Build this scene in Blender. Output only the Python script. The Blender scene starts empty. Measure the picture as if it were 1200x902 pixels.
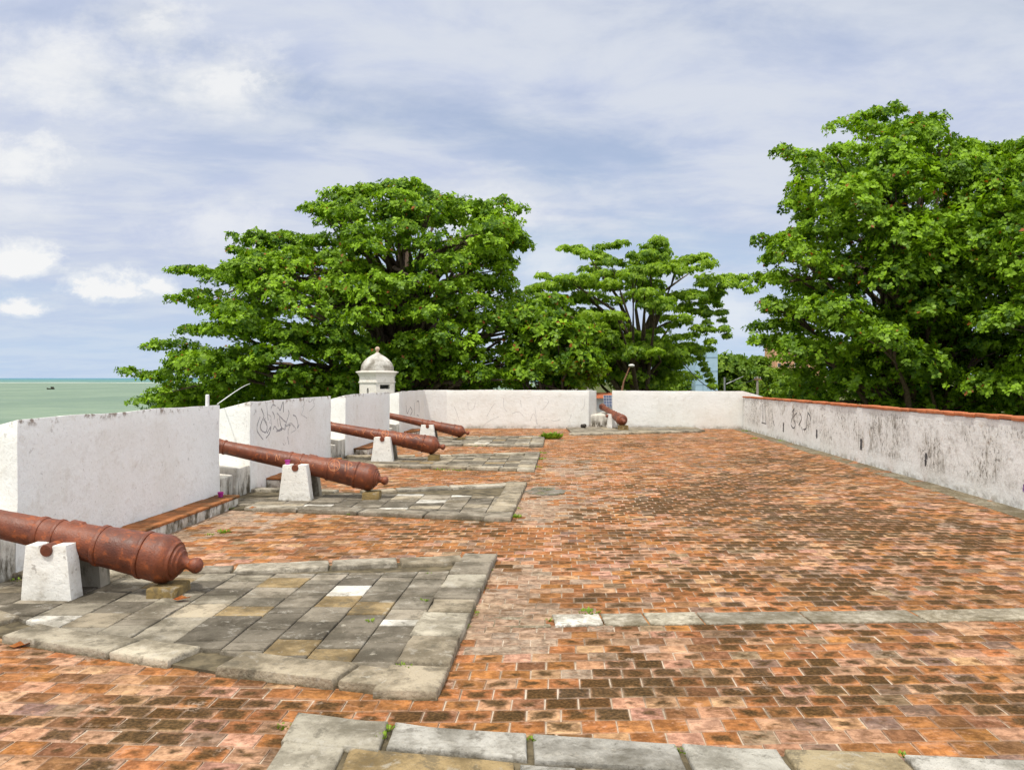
import bpy, bmesh, math, random
import numpy as np
from mathutils import Vector, noise as mnoise
from mathutils.bvhtree import BVHTree

random.seed(7); RS = np.random.RandomState(11)
F, H, HZ = 970.0, 2.3, 443.0            # focal length in photo pixels, eye height, horizon row
sc = bpy.context.scene
col = sc.collection

# ------------------------------------------------------------------ helpers
def G(px, py, z=0.0):
    Y = (H - z) * F / (py - HZ)
    return Vector(((px - 600) / F * Y, Y, z))
def P(px, py, Y):
    return Vector(((px - 600) / F * Y, Y, H - (py - HZ) / F * Y))
def tag(o, label=None, cat=None, group=None, kind=None):
    if label: o['label'] = label
    if cat: o['category'] = cat
    if group: o['group'] = group
    if kind: o['kind'] = kind
    return o
def empty(name, loc=(0, 0, 0), rz=0.0):
    o = bpy.data.objects.new(name, None); col.objects.link(o)
    o.location = loc; o.rotation_euler = (0, 0, rz); o.empty_display_size = .2
    return o
def link(name, me, mat, parent=None):
    o = bpy.data.objects.new(name, me); col.objects.link(o)
    if mat is not None and len(me.materials) == 0: me.materials.append(mat)
    if parent is not None: o.parent = parent
    return o
def from_bm(name, bm, mat, parent=None, smooth=None):
    bm.normal_update()
    if smooth is not None:
        for f in bm.faces: f.smooth = True
        for e in bm.edges:
            if len(e.link_faces) == 2:
                e.smooth = e.calc_face_angle(0) < math.radians(smooth)
    me = bpy.data.meshes.new(name); bm.to_mesh(me); bm.free()
    return link(name, me, mat, parent)
def from_np(name, V, Q, mat, parent=None, cols=None, uvs=None, smooth=False):
    """V (n,3), Q (m,4) quads; cols per face (m,4) -> corner attribute 'Col'; uvs per corner (m*4,2)"""
    me = bpy.data.meshes.new(name)
    me.vertices.add(len(V)); me.vertices.foreach_set('co', np.ascontiguousarray(V, dtype=np.float32).ravel())
    m = len(Q); me.loops.add(m * 4); me.loops.foreach_set('vertex_index', np.ascontiguousarray(Q, dtype=np.int32).ravel())
    me.polygons.add(m); me.polygons.foreach_set('loop_start', np.arange(0, m * 4, 4, dtype=np.int32))
    if smooth: me.polygons.foreach_set('use_smooth', np.ones(m, dtype=bool))
    me.update(calc_edges=True)
    if cols is not None:
        a = me.color_attributes.new('Col', 'FLOAT_COLOR', 'CORNER')
        a.data.foreach_set('color', np.repeat(np.asarray(cols, dtype=np.float32), 4, axis=0).ravel())
    if uvs is not None:
        u = me.uv_layers.new(name='UVMap'); u.data.foreach_set('uv', np.asarray(uvs, dtype=np.float32).ravel())
    return link(name, me, mat, parent)

# ------------------------------------------------------------------ node helper
class NT:
    def __init__(s, name):
        s.m = bpy.data.materials.new(name); s.m.use_nodes = True
        s.t = s.m.node_tree; s.t.nodes.clear()
        s.out = s.n('ShaderNodeOutputMaterial')
        s._obj = None
    def n(s, typ, **kw):
        x = s.t.nodes.new(typ)
        for k, v in kw.items(): setattr(x, k, v)
        return x
    def put(s, sock, v):
        if v is None: return
        if hasattr(v, 'is_output') or isinstance(v, bpy.types.NodeSocket): s.t.links.new(v, sock)
        elif isinstance(v, (tuple, list)) and len(v) == 3 and sock.type == 'RGBA': sock.default_value = (*v, 1)
        else: sock.default_value = v
    def coord(s, which='Object'):
        return s.n('ShaderNodeTexCoord').outputs[which]
    def mapping(s, vec, scale=(1, 1, 1), rot=(0, 0, 0), loc=(0, 0, 0)):
        m = s.n('ShaderNodeMapping'); s.put(m.inputs['Vector'], vec)
        m.inputs['Scale'].default_value = scale; m.inputs['Rotation'].default_value = rot; m.inputs['Location'].default_value = loc
        return m.outputs[0]
    def noise(s, vec, scale, detail=4, rough=.55, dist=0, color=False):
        x = s.n('ShaderNodeTexNoise'); s.put(x.inputs['Vector'], vec)
        x.inputs['Scale'].default_value = scale; x.inputs['Detail'].default_value = detail
        x.inputs['Roughness'].default_value = rough; x.inputs['Distortion'].default_value = dist
        return x.outputs['Color' if color else 'Fac']
    def vor(s, vec, scale, feature='F1', out='Distance'):
        x = s.n('ShaderNodeTexVoronoi', feature=feature); s.put(x.inputs['Vector'], vec); x.inputs['Scale'].default_value = scale
        return x.outputs[out]
    def ramp(s, fac, stops, interp='LINEAR'):
        r = s.n('ShaderNodeValToRGB'); s.put(r.inputs[0], fac); cr = r.color_ramp; cr.interpolation = interp
        while len(cr.elements) < len(stops): cr.elements.new(.5)
        for e, (p, c) in zip(cr.elements, stops):
            e.position = p
            e.color = (*c, 1) if isinstance(c, (tuple, list)) else (c, c, c, 1)
        return r.outputs[0]
    def mr(s, v, a, b, c=0., d=1., smooth=True):
        x = s.n('ShaderNodeMapRange', interpolation_type='SMOOTHSTEP' if smooth else 'LINEAR'); s.put(x.inputs[0], v)
        for i, q in enumerate((a, b, c, d)): s.put(x.inputs[1 + i], q)
        return x.outputs[0]
    def mix(s, fac, a, b, blend='MIX'):
        x = s.n('ShaderNodeMix', data_type='RGBA', blend_type=blend)
        s.put(x.inputs[0], fac); s.put(x.inputs[6], a); s.put(x.inputs[7], b)
        return x.outputs[2]
    def math(s, op, a, b=None, clamp=False):
        x = s.n('ShaderNodeMath', operation=op, use_clamp=clamp); s.put(x.inputs[0], a); s.put(x.inputs[1], b)
        return x.outputs[0]
    def sep(s, vec):
        x = s.n('ShaderNodeSeparateXYZ'); s.put(x.inputs[0], vec); return x.outputs
    def bump(s, h, strength=.3, dist=.02, normal=None):
        b = s.n('ShaderNodeBump'); s.put(b.inputs['Height'], h); b.inputs['Strength'].default_value = strength
        b.inputs['Distance'].default_value = dist; s.put(b.inputs['Normal'], normal); return b.outputs[0]
    def bsdf(s, color, rough=.8, normal=None, spec=.3, metal=0., **kw):
        p = s.n('ShaderNodeBsdfPrincipled'); s.put(p.inputs['Base Color'], color); s.put(p.inputs['Roughness'], rough)
        s.put(p.inputs['Normal'], normal); s.put(p.inputs['Specular IOR Level'], spec); s.put(p.inputs['Metallic'], metal)
        for k, v in kw.items(): s.put(p.inputs[k], v)
        s.t.links.new(p.outputs[0], s.out.inputs[0]); return s.m

def attr(nt, name='Col'):
    a = nt.n('ShaderNodeAttribute'); a.attribute_name = name; return a

# ------------------------------------------------------------------ materials
def m_whitewash(name, base=(.80, .79, .74), grime=.35, streak=.0, spots=.4, seed=0., mould=0.0, top=0.):
    t = NT(name); w = t.n('ShaderNodeNewGeometry').outputs['Position']
    w = t.mapping(w, loc=(seed, seed * .7, 0))
    big = t.noise(w, .9, 6, .65); mid = t.noise(w, 4.2, 6, .65); fin = t.noise(w, 26, 4, .6)
    c = t.mix(t.mr(big, .38, .68, 0, .55), base, (base[0] * .88, base[1] * .86, base[2] * .82))
    c = t.mix(t.mr(mid, .52, .72, 0, grime), c, (.46, .41, .33))
    c = t.mix(t.mr(fin, .58, .70, 0, spots), c, (.38, .33, .27))
    sp = t.noise(w, 7, 3, .7)
    c = t.mix(t.mr(sp, .66, .70, 0, spots), c, (.14, .10, .085))
    if streak:
        ws = t.mapping(w, scale=(2.2, 2.2, .95)); st = t.noise(ws, 1.9, 8, .78, .5)
        patch = t.noise(w, .45, 3, .6)
        z = t.sep(t.n('ShaderNodeNewGeometry').outputs['Position'])[2]
        zz = t.math('MULTIPLY', t.mr(z, .12, .5), t.mr(z, 1.53, 1.33))
        f = t.math('MULTIPLY', t.mr(st, .46, .66), t.mr(patch, .42, .60))
        f = t.math('MULTIPLY', f, zz)
        c = t.mix(t.math('MULTIPLY', f, streak), c, (.26, .24, .20))
        sp2 = t.noise(w, 7.5, 9, .8); pt2 = t.noise(w, .8, 5, .7)
        c = t.mix(t.math('MULTIPLY', t.math('MULTIPLY', t.mr(sp2, .47, .60), t.mr(pt2, .46, .60)), t.math('MULTIPLY', zz, .5)), c, (.24, .21, .175))
        rst = t.noise(w, 1.7, 5, .7)
        c = t.mix(t.math('MULTIPLY', t.math('MULTIPLY', t.mr(rst, .6, .7), zz), .55), c, (.36, .25, .15))
        ss = t.noise(t.mapping(w, scale=(4, 4, 2.6)), 3.2, 8, .78)
        bl = t.math('MULTIPLY', t.mr(ss, .52, .60), t.mr(t.noise(w, .9, 4, .65), .43, .56))
        c = t.mix(t.math('MULTIPLY', t.math('MULTIPLY', bl, zz), .85), c, (.11, .095, .075))
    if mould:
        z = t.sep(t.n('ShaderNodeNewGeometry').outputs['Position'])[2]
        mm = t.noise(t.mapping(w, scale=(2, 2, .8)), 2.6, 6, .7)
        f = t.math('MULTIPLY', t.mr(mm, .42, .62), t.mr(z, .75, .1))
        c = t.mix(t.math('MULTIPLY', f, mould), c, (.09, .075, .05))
    if top:
        z = t.sep(t.n('ShaderNodeNewGeometry').outputs['Position'])[2]
        tn = t.noise(w, 3.3, 6, .75)
        f = t.math('MULTIPLY', t.mr(tn, .50, .60), t.mr(z, 1.70, 1.80, 0, .8))
        c = t.mix(f, c, (.16, .10, .06))
    # darker mottled foot of the wall
    z = t.sep(t.n('ShaderNodeNewGeometry').outputs['Position'])[2]
    foot = t.math('MULTIPLY', t.mr(z, .22, .0), t.mr(mid, .38, .62))
    c = t.mix(t.math('MULTIPLY', foot, .6), c, (.22, .19, .13))
    trow = t.noise(t.mapping(w, scale=(1, 1, 1)), 11, 4, .6)
    h = t.math('ADD', t.math('MULTIPLY', mid, .7), t.math('MULTIPLY', trow, .35))
    return t.bsdf(c, .9, t.bump(h, .85, .03, t.bump(fin, .35, .007)), .12)

def m_rust():
    t = NT('rusted_iron'); o = t.coord()
    a = t.noise(o, 2.6, 7, .68); b = t.noise(o, 11, 6, .7); c_ = t.noise(o, 60, 3, .6)
    c = t.ramp(a, [(.28, (.048, .012, .006)), (.43, (.115, .028, .011)), (.6, (.195, .049, .017)), (.78, (.10, .027, .012))])
    c = t.mix(t.mr(b, .52, .68, 0, .85), c, (.33, .080, .017))
    c = t.mix(t.mr(b, .40, .26, 0, .65), c, (.045, .018, .013))
    c = t.mix(t.mr(c_, .58, .70, 0, .5), c, (.04, .016, .012))
    st = t.noise(t.mapping(o, scale=(1.2, 6, 6)), 1.5, 5, .6)
    c = t.mix(t.mr(st, .60, .76, 0, .35), c, (.24, .10, .06))
    h = t.math('ADD', t.math('MULTIPLY', b, .5), t.math('MULTIPLY', c_, .5))
    return t.bsdf(c, t.mr(b, .3, .7, .36, .6), t.bump(h, .65, .014), .5)

def stain(t, w):
    a = t.noise(t.mapping(w, scale=(.8, 1.25, 1)), .75, 9, .74, .5); b = t.noise(t.mapping(w, scale=(1, 1.5, 1)), 2.6, 7, .7, .4)
    return t.mr(t.math('ADD', t.math('MULTIPLY', a, .6), t.math('MULTIPLY', b, .4)), .475, .60)
def m_bricks():
    t = NT('clay_paving_brick'); w = t.n('ShaderNodeNewGeometry').outputs['Position']
    A = attr(t); base = A.outputs['Color']; dk = A.outputs['Alpha']
    uv = t.sep(t.coord('UV'))
    fin = t.noise(w, 38, 5, .68); mid = t.noise(w, 9, 5, .7, .3); sm = t.noise(w, 3.0, 5, .6)
    c = t.mix(t.mr(mid, .36, .66), t.mix(1, base, (.62, .58, .55), 'MULTIPLY'), t.mix(1, base, (1.32, 1.30, 1.28), 'MULTIPLY'))
    wr = t.noise(t.mapping(w, scale=(1, 1.6, 1)), 5.2, 6, .7, .6)
    c = t.mix(t.mr(wr, .55, .66, 0, .6), c, (.50, .29, .19))
    c = t.mix(t.mr(wr, .47, .34, 0, .75), c, (.13, .058, .020))
    c = t.mix(t.mr(fin, .52, .75, 0, .45), c, (.50, .27, .17))
    c = t.mix(t.mr(fin, .44, .30, 0, .55), c, (.14, .065, .03))
    # worn hollow in the middle of a brick that holds dark algae, rim stays clean
    ex = t.math('ABSOLUTE', t.math('SUBTRACT', uv[0], .5)); ey = t.math('ABSOLUTE', t.math('SUBTRACT', uv[1], .5))
    e = t.math('MAXIMUM', ex, ey)
    soft = t.noise(w, 6.5, 5, .62)
    e = t.math('ADD', e, t.math('MULTIPLY', t.math('SUBTRACT', soft, .5), 1.15))
    lim = t.math('SUBTRACT', t.math('MULTIPLY', dk, .85), .12)
    hol = t.mr(t.math('SUBTRACT', lim, e), -.14, .18)
    c = t.mix(t.math('MULTIPLY', hol, .9), c, t.mix(t.mr(fin, .4, .65), (.030, .019, .006), (.105, .060, .022)))
    st = stain(t, w); c = t.mix(t.math('MULTIPLY', st, t.mr(dk, .0, .55, .40, .88)), c, t.mix(t.mr(fin, .38, .62), (.034, .020, .007), (.11, .056, .021)))
    edge = t.mr(t.math('MAXIMUM', ex, ey), .44, .5, 0, .25)
    c = t.mix(edge, c, (.50, .38, .29))
    # pale lime bloom and grey cement smears
    c = t.mix(t.math('MULTIPLY', t.mr(sm, .60, .74), t.mr(fin, .40, .60, 0, .55)), c, (.55, .45, .37))
    h = t.math('SUBTRACT', t.math('ADD', t.math('MULTIPLY', fin, .5), mid), t.math('MULTIPLY', hol, .8))
    return t.bsdf(c, .9, t.bump(h, .7, .010), .1)

def m_mortar():
    t = NT('sandy_mortar'); w = t.n('ShaderNodeNewGeometry').outputs['Position']
    a = t.noise(w, 1.3, 6, .65); b = t.noise(w, 22, 5, .7)
    c = t.ramp(a, [(.3, (.28, .22, .16)), (.5, (.48, .40, .31)), (.7, (.62, .54, .45))])
    c = t.mix(t.mr(b, .55, .75, 0, .6), c, (.25, .19, .13))
    c = t.mix(t.math('MULTIPLY', stain(t, w), .75), c, (.10, .066, .034))
    return t.bsdf(c, .95, t.bump(b, .5, .01), .1)

def m_stone(name='weathered_stone_slab'):
    t = NT(name); w = t.n('ShaderNodeNewGeometry').outputs['Position']
    base = attr(t).outputs['Color']
    a = t.noise(w, 2.2, 6, .68); b = t.noise(w, 14, 6, .72); f = t.noise(w, 70, 3, .65)
    c = t.mix(t.mr(a, .36, .62), t.mix(1, base, (.55, .53, .48), 'MULTIPLY'), t.mix(1, base, (1.25, 1.235, 1.20), 'MULTIPLY'))
    g2 = t.noise(w, 5.0, 7, .72, .4)
    c = t.mix(t.mr(g2, .52, .64, 0, .6), c, (.085, .075, .055))
    c = t.mix(t.mr(g2, .44, .34, 0, .5), c, (.41, .385, .335))
    c = t.mix(t.mr(b, .55, .72, 0, .55), c, (.12, .105, .08))
    c = t.mix(t.mr(b, .42, .28, 0, .4), c, (.46, .41, .33))
    c = t.mix(t.mr(f, .58, .72, 0, .5), c, (.09, .08, .06))
    li = t.noise(w, 5.5, 4, .75)
    c = t.mix(t.mr(li, .65, .72, 0, .5), c, (.50, .46, .38))
    z = t.sep(w)[2]
    c = t.mix(t.math('MULTIPLY', t.mr(z, .045, .0), t.mr(b, .4, .55, .3, .8)), c, (.11, .085, .04))
    vr = t.vor(w, 33)
    h = t.math('ADD', t.math('MULTIPLY', b, .8), t.math('ADD', t.math('MULTIPLY', f, .35), t.math('MULTIPLY', vr, -.3)))
    return t.bsdf(c, .92, t.bump(h, .9, .018), .2)

def m_leaf(name, dark, light, old=(.32, .10, .02), trans=.30):
    t = NT(name); A = attr(t); r = t.sep(A.outputs['Color'])
    c = t.mix(r[0], dark, light)
    c = t.mix(t.mr(r[1], .5, .6), c, old)
    d = t.n('ShaderNodeBsdfDiffuse'); t.put(d.inputs[0], c)
    tr = t.n('ShaderNodeBsdfTranslucent'); t.put(tr.inputs[0], t.mix(1, c, (1.35, 1.35, .6), 'MULTIPLY'))
    g = t.n('ShaderNodeBsdfGlossy'); g.inputs['Roughness'].default_value = .5; t.put(g.inputs[0], (.9, .95, .85))
    m1 = t.n('ShaderNodeMixShader'); m1.inputs[0].default_value = trans
    t.t.links.new(d.outputs[0], m1.inputs[1]); t.t.links.new(tr.outputs[0], m1.inputs[2])
    m2 = t.n('ShaderNodeMixShader'); m2.inputs[0].default_value = .02
    t.t.links.new(m1.outputs[0], m2.inputs[1]); t.t.links.new(g.outputs[0], m2.inputs[2])
    t.t.links.new(m2.outputs[0], t.out.inputs[0]); return t.m

def m_simple(name, c1, c2, scale=6, rough=.85, bump=.3, spec=.25, metal=0.):
    t = NT(name); o = t.coord(); n = t.noise(o, scale, 6, .65); f = t.noise(o, scale * 7, 3, .6)
    c = t.mix(t.mr(n, .35, .65), c1, c2); c = t.mix(t.mr(f, .55, .75, 0, .25), c, tuple(x * .5 for x in c1))
    return t.bsdf(c, rough, t.bump(n, bump, .02), spec, metal)

def m_bark():
    t = NT('bark'); o = t.coord(); n = t.noise(t.mapping(o, scale=(5, 5, .9)), 2.2, 7, .7)
    c = t.ramp(n, [(.3, (.05, .036, .026)), (.55, (.15, .11, .08)), (.75, (.24, .19, .15))])
    return t.bsdf(c, .95, t.bump(n, .9, .05), .1)

def m_sea():
    t = NT('shallow_sea_water'); w = t.n('ShaderNodeNewGeometry').outputs['Position']; x, y, z = t.sep(w)
    far = t.mr(y, 1500, 2300)
    big = t.noise(t.mapping(w, scale=(1, .35, 1)), .02, 5, .6)
    c = t.mix(t.mr(big, .35, .65), (.135, .205, .125), (.190, .262, .165))
    ch = t.noise(t.mapping(w, scale=(.35, 1, 1)), .25, 6, .7)
    c = t.mix(t.mr(ch, .45, .65, 0, .6), c, (.09, .16, .105))
    c2 = t.noise(t.mapping(w, scale=(.22, 1, 1)), .035, 7, .72)
    c = t.mix(t.mr(c2, .44, .60, 0, .6), c, (.10, .165, .115))
    c = t.mix(t.mr(c2, .44, .34, 0, .35), c, (.26, .32, .24))
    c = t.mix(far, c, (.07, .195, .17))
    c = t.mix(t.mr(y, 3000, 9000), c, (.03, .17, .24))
    reef = t.noise(t.mapping(w, scale=(.25, 1, 1)), .012, 3, .6)
    fm = t.math('MULTIPLY', t.math('MULTIPLY', t.mr(y, 1560, 1620), t.mr(y, 1840, 1780)), t.mr(reef, .46, .56))
    c = t.mix(t.math('MULTIPLY', fm, .9), c, (.75, .74, .68))
    h = t.noise(t.mapping(w, scale=(.4, 1, 1)), .6, 6, .7)
    return t.bsdf(c, .45, t.bump(h, .6, .5), .22)

def m_land():
    t = NT('grassy_ground'); w = t.n('ShaderNodeNewGeometry').outputs['Position']
    a = t.noise(w, .15, 6, .65); b = t.noise(w, 1.5, 5, .7)
    c = t.ramp(a, [(.35, (.05, .075, .02)), (.55, (.09, .10, .035)), (.72, (.22, .17, .10))])
    c = t.mix(t.mr(b, .5, .7, 0, .6), c, (.04, .055, .015))
    return t.bsdf(c, .95, t.bump(b, .5, .1), .1)

WHITE = m_whitewash('whitewashed_plaster', (.795, .80, .78), .30, 0, .3, 0, 0, 1)
WHITE_CHEEK = WHITE
WHITE_FAR = m_whitewash('whitewashed_plaster_far', (.765, .765, .735), .25, 0, .15, 3.7, 0, 1)
WHITE_STAIN = m_whitewash('whitewashed_plaster_stained', (.83, .835, .815), .22, .95, .35, 9.1)
WHITE_PED = m_whitewash('whitewashed_pedestal', (.81, .80, .76), .45, 0, .5, 5.2)
SHADED_MOULD_PED = m_whitewash('shaded_mouldy_pedestal', (.34, .315, .26), .7, 0, .7, 4.4, .9)  # mouldy whitewash, with the barrel's shade put into a darker base colour
WHITE_SILL = m_whitewash('whitewashed_sill', (.68, .655, .59), .5, 0, .6, 2.2, 1.0)
RUST, BRICK, MORTAR, STONE = m_rust(), m_bricks(), m_mortar(), m_stone()
BARK = m_bark()
LEAF_A = m_leaf('broad_leaf', (.038, .102, .006), (.285, .470, .020))
LEAF_R = m_leaf('broad_leaf_dense', (.034, .096, .006), (.275, .460, .018))
LEAF_B = m_leaf('feathery_leaf', (.085, .185, .012), (.370, .550, .034), trans=.45)
LEAF_C = m_leaf('far_leaf', (.075, .160, .012), (.220, .330, .028))
WEED = m_leaf('weed_leaf', (.11, .19, .015), (.24, .36, .03))
SOIL = m_simple('joint_soil', (.055, .045, .028), (.16, .13, .08), 5, .95, .5)
TERRA = m_simple('terracotta_cap', (.36, .105, .04), (.46, .16, .065), 5, .85, .4)
TERRA_OLD = m_simple('mossy_terracotta', (.095, .05, .02), (.40, .15, .05), 1.9, .9, .5)
CHALK = m_simple('scratched_bare_rust', (.40, .13, .05), (.52, .24, .13), 20, .8, .2)
INK_OLD = m_simple('weathered_black_paint', (.20, .20, .205), (.42, .42, .42), 5, .8, .1)
INK = m_simple('black_spray_paint', (.05, .05, .055), (.12, .12, .125), 9, .7, .1)
PENCIL = m_simple('faded_grey_marker', (.42, .42, .415), (.60, .59, .57), 9, .8, .1)

# ------------------------------------------------------------------ plaster blocks
def prism(poly, z0, ztops):
    bm = bmesh.new(); n = len(poly)
    b = [bm.verts.new((p[0], p[1], z0)) for p in poly]; t = [bm.verts.new((p[0], p[1], z)) for p, z in zip(poly, ztops)]
    bm.faces.new(b[::-1]); bm.faces.new(t)
    for i in range(n): bm.faces.new((b[i], b[(i + 1) % n], t[(i + 1) % n], t[i]))
    bmesh.ops.recalc_face_normals(bm, faces=bm.faces)
    return bm
def roughen(bm, bev=.02, step=.35, amp=.022, fine=.008, origin=(0, 0, 0), amount=1.0):
    if bev: bmesh.ops.bevel(bm, geom=bm.edges[:], offset=bev, segments=2, affect='EDGES', profile=.6)
    xs = [v.co.copy() for v in bm.verts]
    for ax in range(3):
        lo = min(v[ax] for v in xs); hi = max(v[ax] for v in xs); k = int((hi - lo) / step)
        for i in range(1, k + 1):
            c = Vector((0, 0, 0)); c[ax] = lo + (hi - lo) * i / (k + 1); nn = Vector((0, 0, 0)); nn[ax] = 1
            bmesh.ops.bisect_plane(bm, geom=bm.verts[:] + bm.edges[:] + bm.faces[:], dist=1e-5, plane_co=c, plane_no=nn)
    o = Vector(origin)
    for v in bm.verts:
        p = v.co + o
        v.co += mnoise.noise_vector(p * 1.1) * amp + mnoise.noise_vector(p * 4.7 + Vector((7, 3, 1))) * fine
    return bm
def block(name, poly, z0, ztops, mat, parent=None, **kw):
    return from_bm(name, roughen(prism(poly, z0, ztops), **kw), mat, parent, 40)

def bvh(o):
    me = o.data; return BVHTree.FromPolygons([o.matrix_world @ v.co for v in me.vertices], [p.vertices[:] for p in me.polygons])
CAM = Vector((0, 0, H))
def stroke_mesh(bm, tree, pts, w, lift=.003):
    """a flat painted line laid on the surface the photo shows it on"""
    q = []; vp = [Vector(p) for p in pts]; vp = [vp[0]] + vp + [vp[-1]]
    for i in range(1, len(vp) - 2):
        p0, a, b, p3 = vp[i - 1:i + 3]; k = max(3, int((b - a).length / .6))
        for j in range(k):
            u = j / k
            q.append(.5 * (2 * a + (b - p0) * u + (2 * p0 - 5 * a + 4 * b - p3) * u * u + (3 * a - p0 - 3 * b + p3) * u ** 3))
    q.append(vp[-1])
    hits = []
    for p in q:
        d = Vector(((p.x - 600) / F, 1, -(p.y - HZ) / F)).normalized()
        h = tree.ray_cast(CAM, d)
        if h[0] is not None: hits.append((h[0], h[1] if h[1].dot(d) < 0 else -h[1]))
    prev = None
    for i, (p, n) in enumerate(hits):
        a = hits[max(0, i - 1)][0]; b = hits[min(len(hits) - 1, i + 1)][0]; t = (b - a)
        if t.length < 1e-6: continue
        s = t.normalized().cross(n).normalized() * w * (.55 + .6 * random.random()) * .5
        e = n * lift
        cur = [bm.verts.new(p + s - n * .01), bm.verts.new(p + s + e), bm.verts.new(p - s + e), bm.verts.new(p - s - n * .01)]
        if prev and (prev[1].co - cur[1].co).length < .6:
            for k in range(3): bm.faces.new((prev[k], prev[k + 1], cur[k + 1], cur[k]))
        prev = cur
def strokes(name, target, lines, w, mat, parent, crop=(0, 0, 1), lift=.003):
    tr = bvh(target); bm = bmesh.new(); ox, oy, k = crop
    for L in lines: stroke_mesh(bm, tr, [(ox + x * k, oy + y * k) for x, y in L], w, lift)
    bmesh.ops.recalc_face_normals(bm, faces=bm.faces)
    pm = parent.matrix_world.inverted()
    bm.transform(pm)
    return from_bm(name, bm, mat, parent)

# ------------------------------------------------------------------ left battlement
AX = Vector((.062, 1, 0)).normalized(); PERP = Vector((-1, .062, 0)).normalized()    # along the terrace / out to sea
def LX(Y): return -6.24 + .062 * Y
def LW(Y, out=0.): p = Vector((LX(Y), Y, 0)) + PERP * out; return (p.x, p.y)
TH = 1.5
merl = [(9.45, 15.05, 1.83, 'long white plastered merlon beside the nearest cannon, with a brick-topped step at its foot'),
        (16.5, 22.2, 1.83, 'white merlon scrawled with black spray-paint tags, behind the second cannon'),
        (23.7, 29.75, 1.82, 'plain white merlon between the third and the fourth cannon')]
merlons = []
for Y0, Y1, hh, lab in merl:
    sp = .55
    poly = [LW(Y0), LW(Y1), LW(Y1 - sp, TH), LW(Y0 + sp, TH)]
    o = block('parapet_merlon', poly, -.05, [hh, hh - .01, hh - .36, hh - .36], WHITE, bev=.018)
    tag(o, lab, 'merlon', 'merlons of the seaward battlement'); merlons.append(o)
# corner merlon, running round into the far wall
c0, c1, c2 = LW(31.5), LW(34.4), (-3.95, 37.35)
far_pts = [(-2.98, 37.85), (3.50, 37.70)]
poly = [c0, c1, c2, far_pts[0], far_pts[1], (3.92, 38.35), (3.95, 39.4), (-4.4, 39.5), (-5.6, 37.9), (-5.72, 34.5), LW(32.0, TH)]
corner = block('corner_parapet', poly, -.05, [1.79, 1.78, 1.76, 1.76, 1.75, 1.74, 1.45, 1.45, 1.45, 1.45, 1.45], WHITE_FAR, bev=.02)
tag(corner, 'white parapet turning the far corner by the sentry box, ending at the gap', 'parapet wall')
poly = [(4.58, 37.75), (10.46, 37.5), (11.4, 37.6), (11.4, 39.0), (4.80, 39.3), (4.64, 38.4)]
farr = block('parapet_wall', poly, -.05, [1.73, 1.72, 1.46, 1.2, 1.4, 1.66], WHITE_FAR, bev=.02)
tag(farr, 'plain white far parapet right of the gap, meeting the orange-capped wall', 'parapet wall')

# right wall
def RX(Y): return 7.93 + .0675 * Y
RW_Y0, RW_Y1 = 1.5, 37.42
bm = bmesh.new(); nseg = 120
prof = [(0, -.05), (0, 0), (.005, .4), (.005, .8), (0, 1.2), (0, 1)]
rings = []
for i in range(nseg + 1):
    Y = RW_Y0 + (RW_Y1 - RW_Y0) * i / nseg; zt = 1.56 - .0055 * (Y - 12) + .012 * mnoise.noise(Vector((Y * .8, 0, 3)))
    rg = []
    for k in range(7):
        z = -.05 + (zt + .05) * k / 6
        n = mnoise.noise(Vector((1.3, Y * 1.1, z * 1.4))) * .014 + mnoise.noise(Vector((4, Y * 4, z * 4))) * .004
        rg.append(bm.verts.new((RX(Y) + n, Y, z)))
    rg.append(bm.verts.new((RX(Y) + .45, Y, zt))); rg.append(bm.verts.new((RX(Y) + .45, Y, -.05)))
    rings.append(rg)
for a, b in zip(rings, rings[1:]):
    for k in range(len(a) - 1): bm.faces.new((a[k], a[k + 1], b[k + 1], b[k]))
bm.faces.new(rings[0][::-1]); bm.faces.new(rings[-1])
bmesh.ops.recalc_face_normals(bm, faces=bm.faces)
rwall = from_bm('boundary_wall', bm, WHITE_STAIN, None, 40)
tag(rwall, 'long white wall streaked with black mould, capped with orange brick, along the terrace', 'wall')
bm = bmesh.new(); prev = None
Y = RW_Y0
while Y < RW_Y1 - .05:                                   # a course of cap bricks, one mesh
    L = .42 + random.random() * .05; Y2 = min(Y + L - .008, RW_Y1)
    zt = 1.56 - .0055 * ((Y + Y2) / 2 - 12) + .006; dz = random.uniform(-.011, .011); dx = random.uniform(-.016, .016)
    vs = []
    for yy in (Y, Y2):
        for xx, zz in ((-.03, 0), (.48, 0), (.48, .05), (-.03, .062)):
            vs.append(bm.verts.new((RX(yy) + xx + dx, yy, zt + zz + dz)))
    for f in ((3, 2, 1, 0), (4, 5, 6, 7), (0, 1, 5, 4), (1, 2, 6, 5), (2, 3, 7, 6), (3, 0, 4, 7)): bm.faces.new([vs[i] for i in f])
    Y += L
bmesh.ops.recalc_face_normals(bm, faces=bm.faces)
bmesh.ops.bevel(bm, geom=bm.edges[:], offset=.008, segments=1, affect='EDGES')
from_bm('brick_coping', bm, TERRA, rwall)

bpy.context.view_layer.update()
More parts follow.
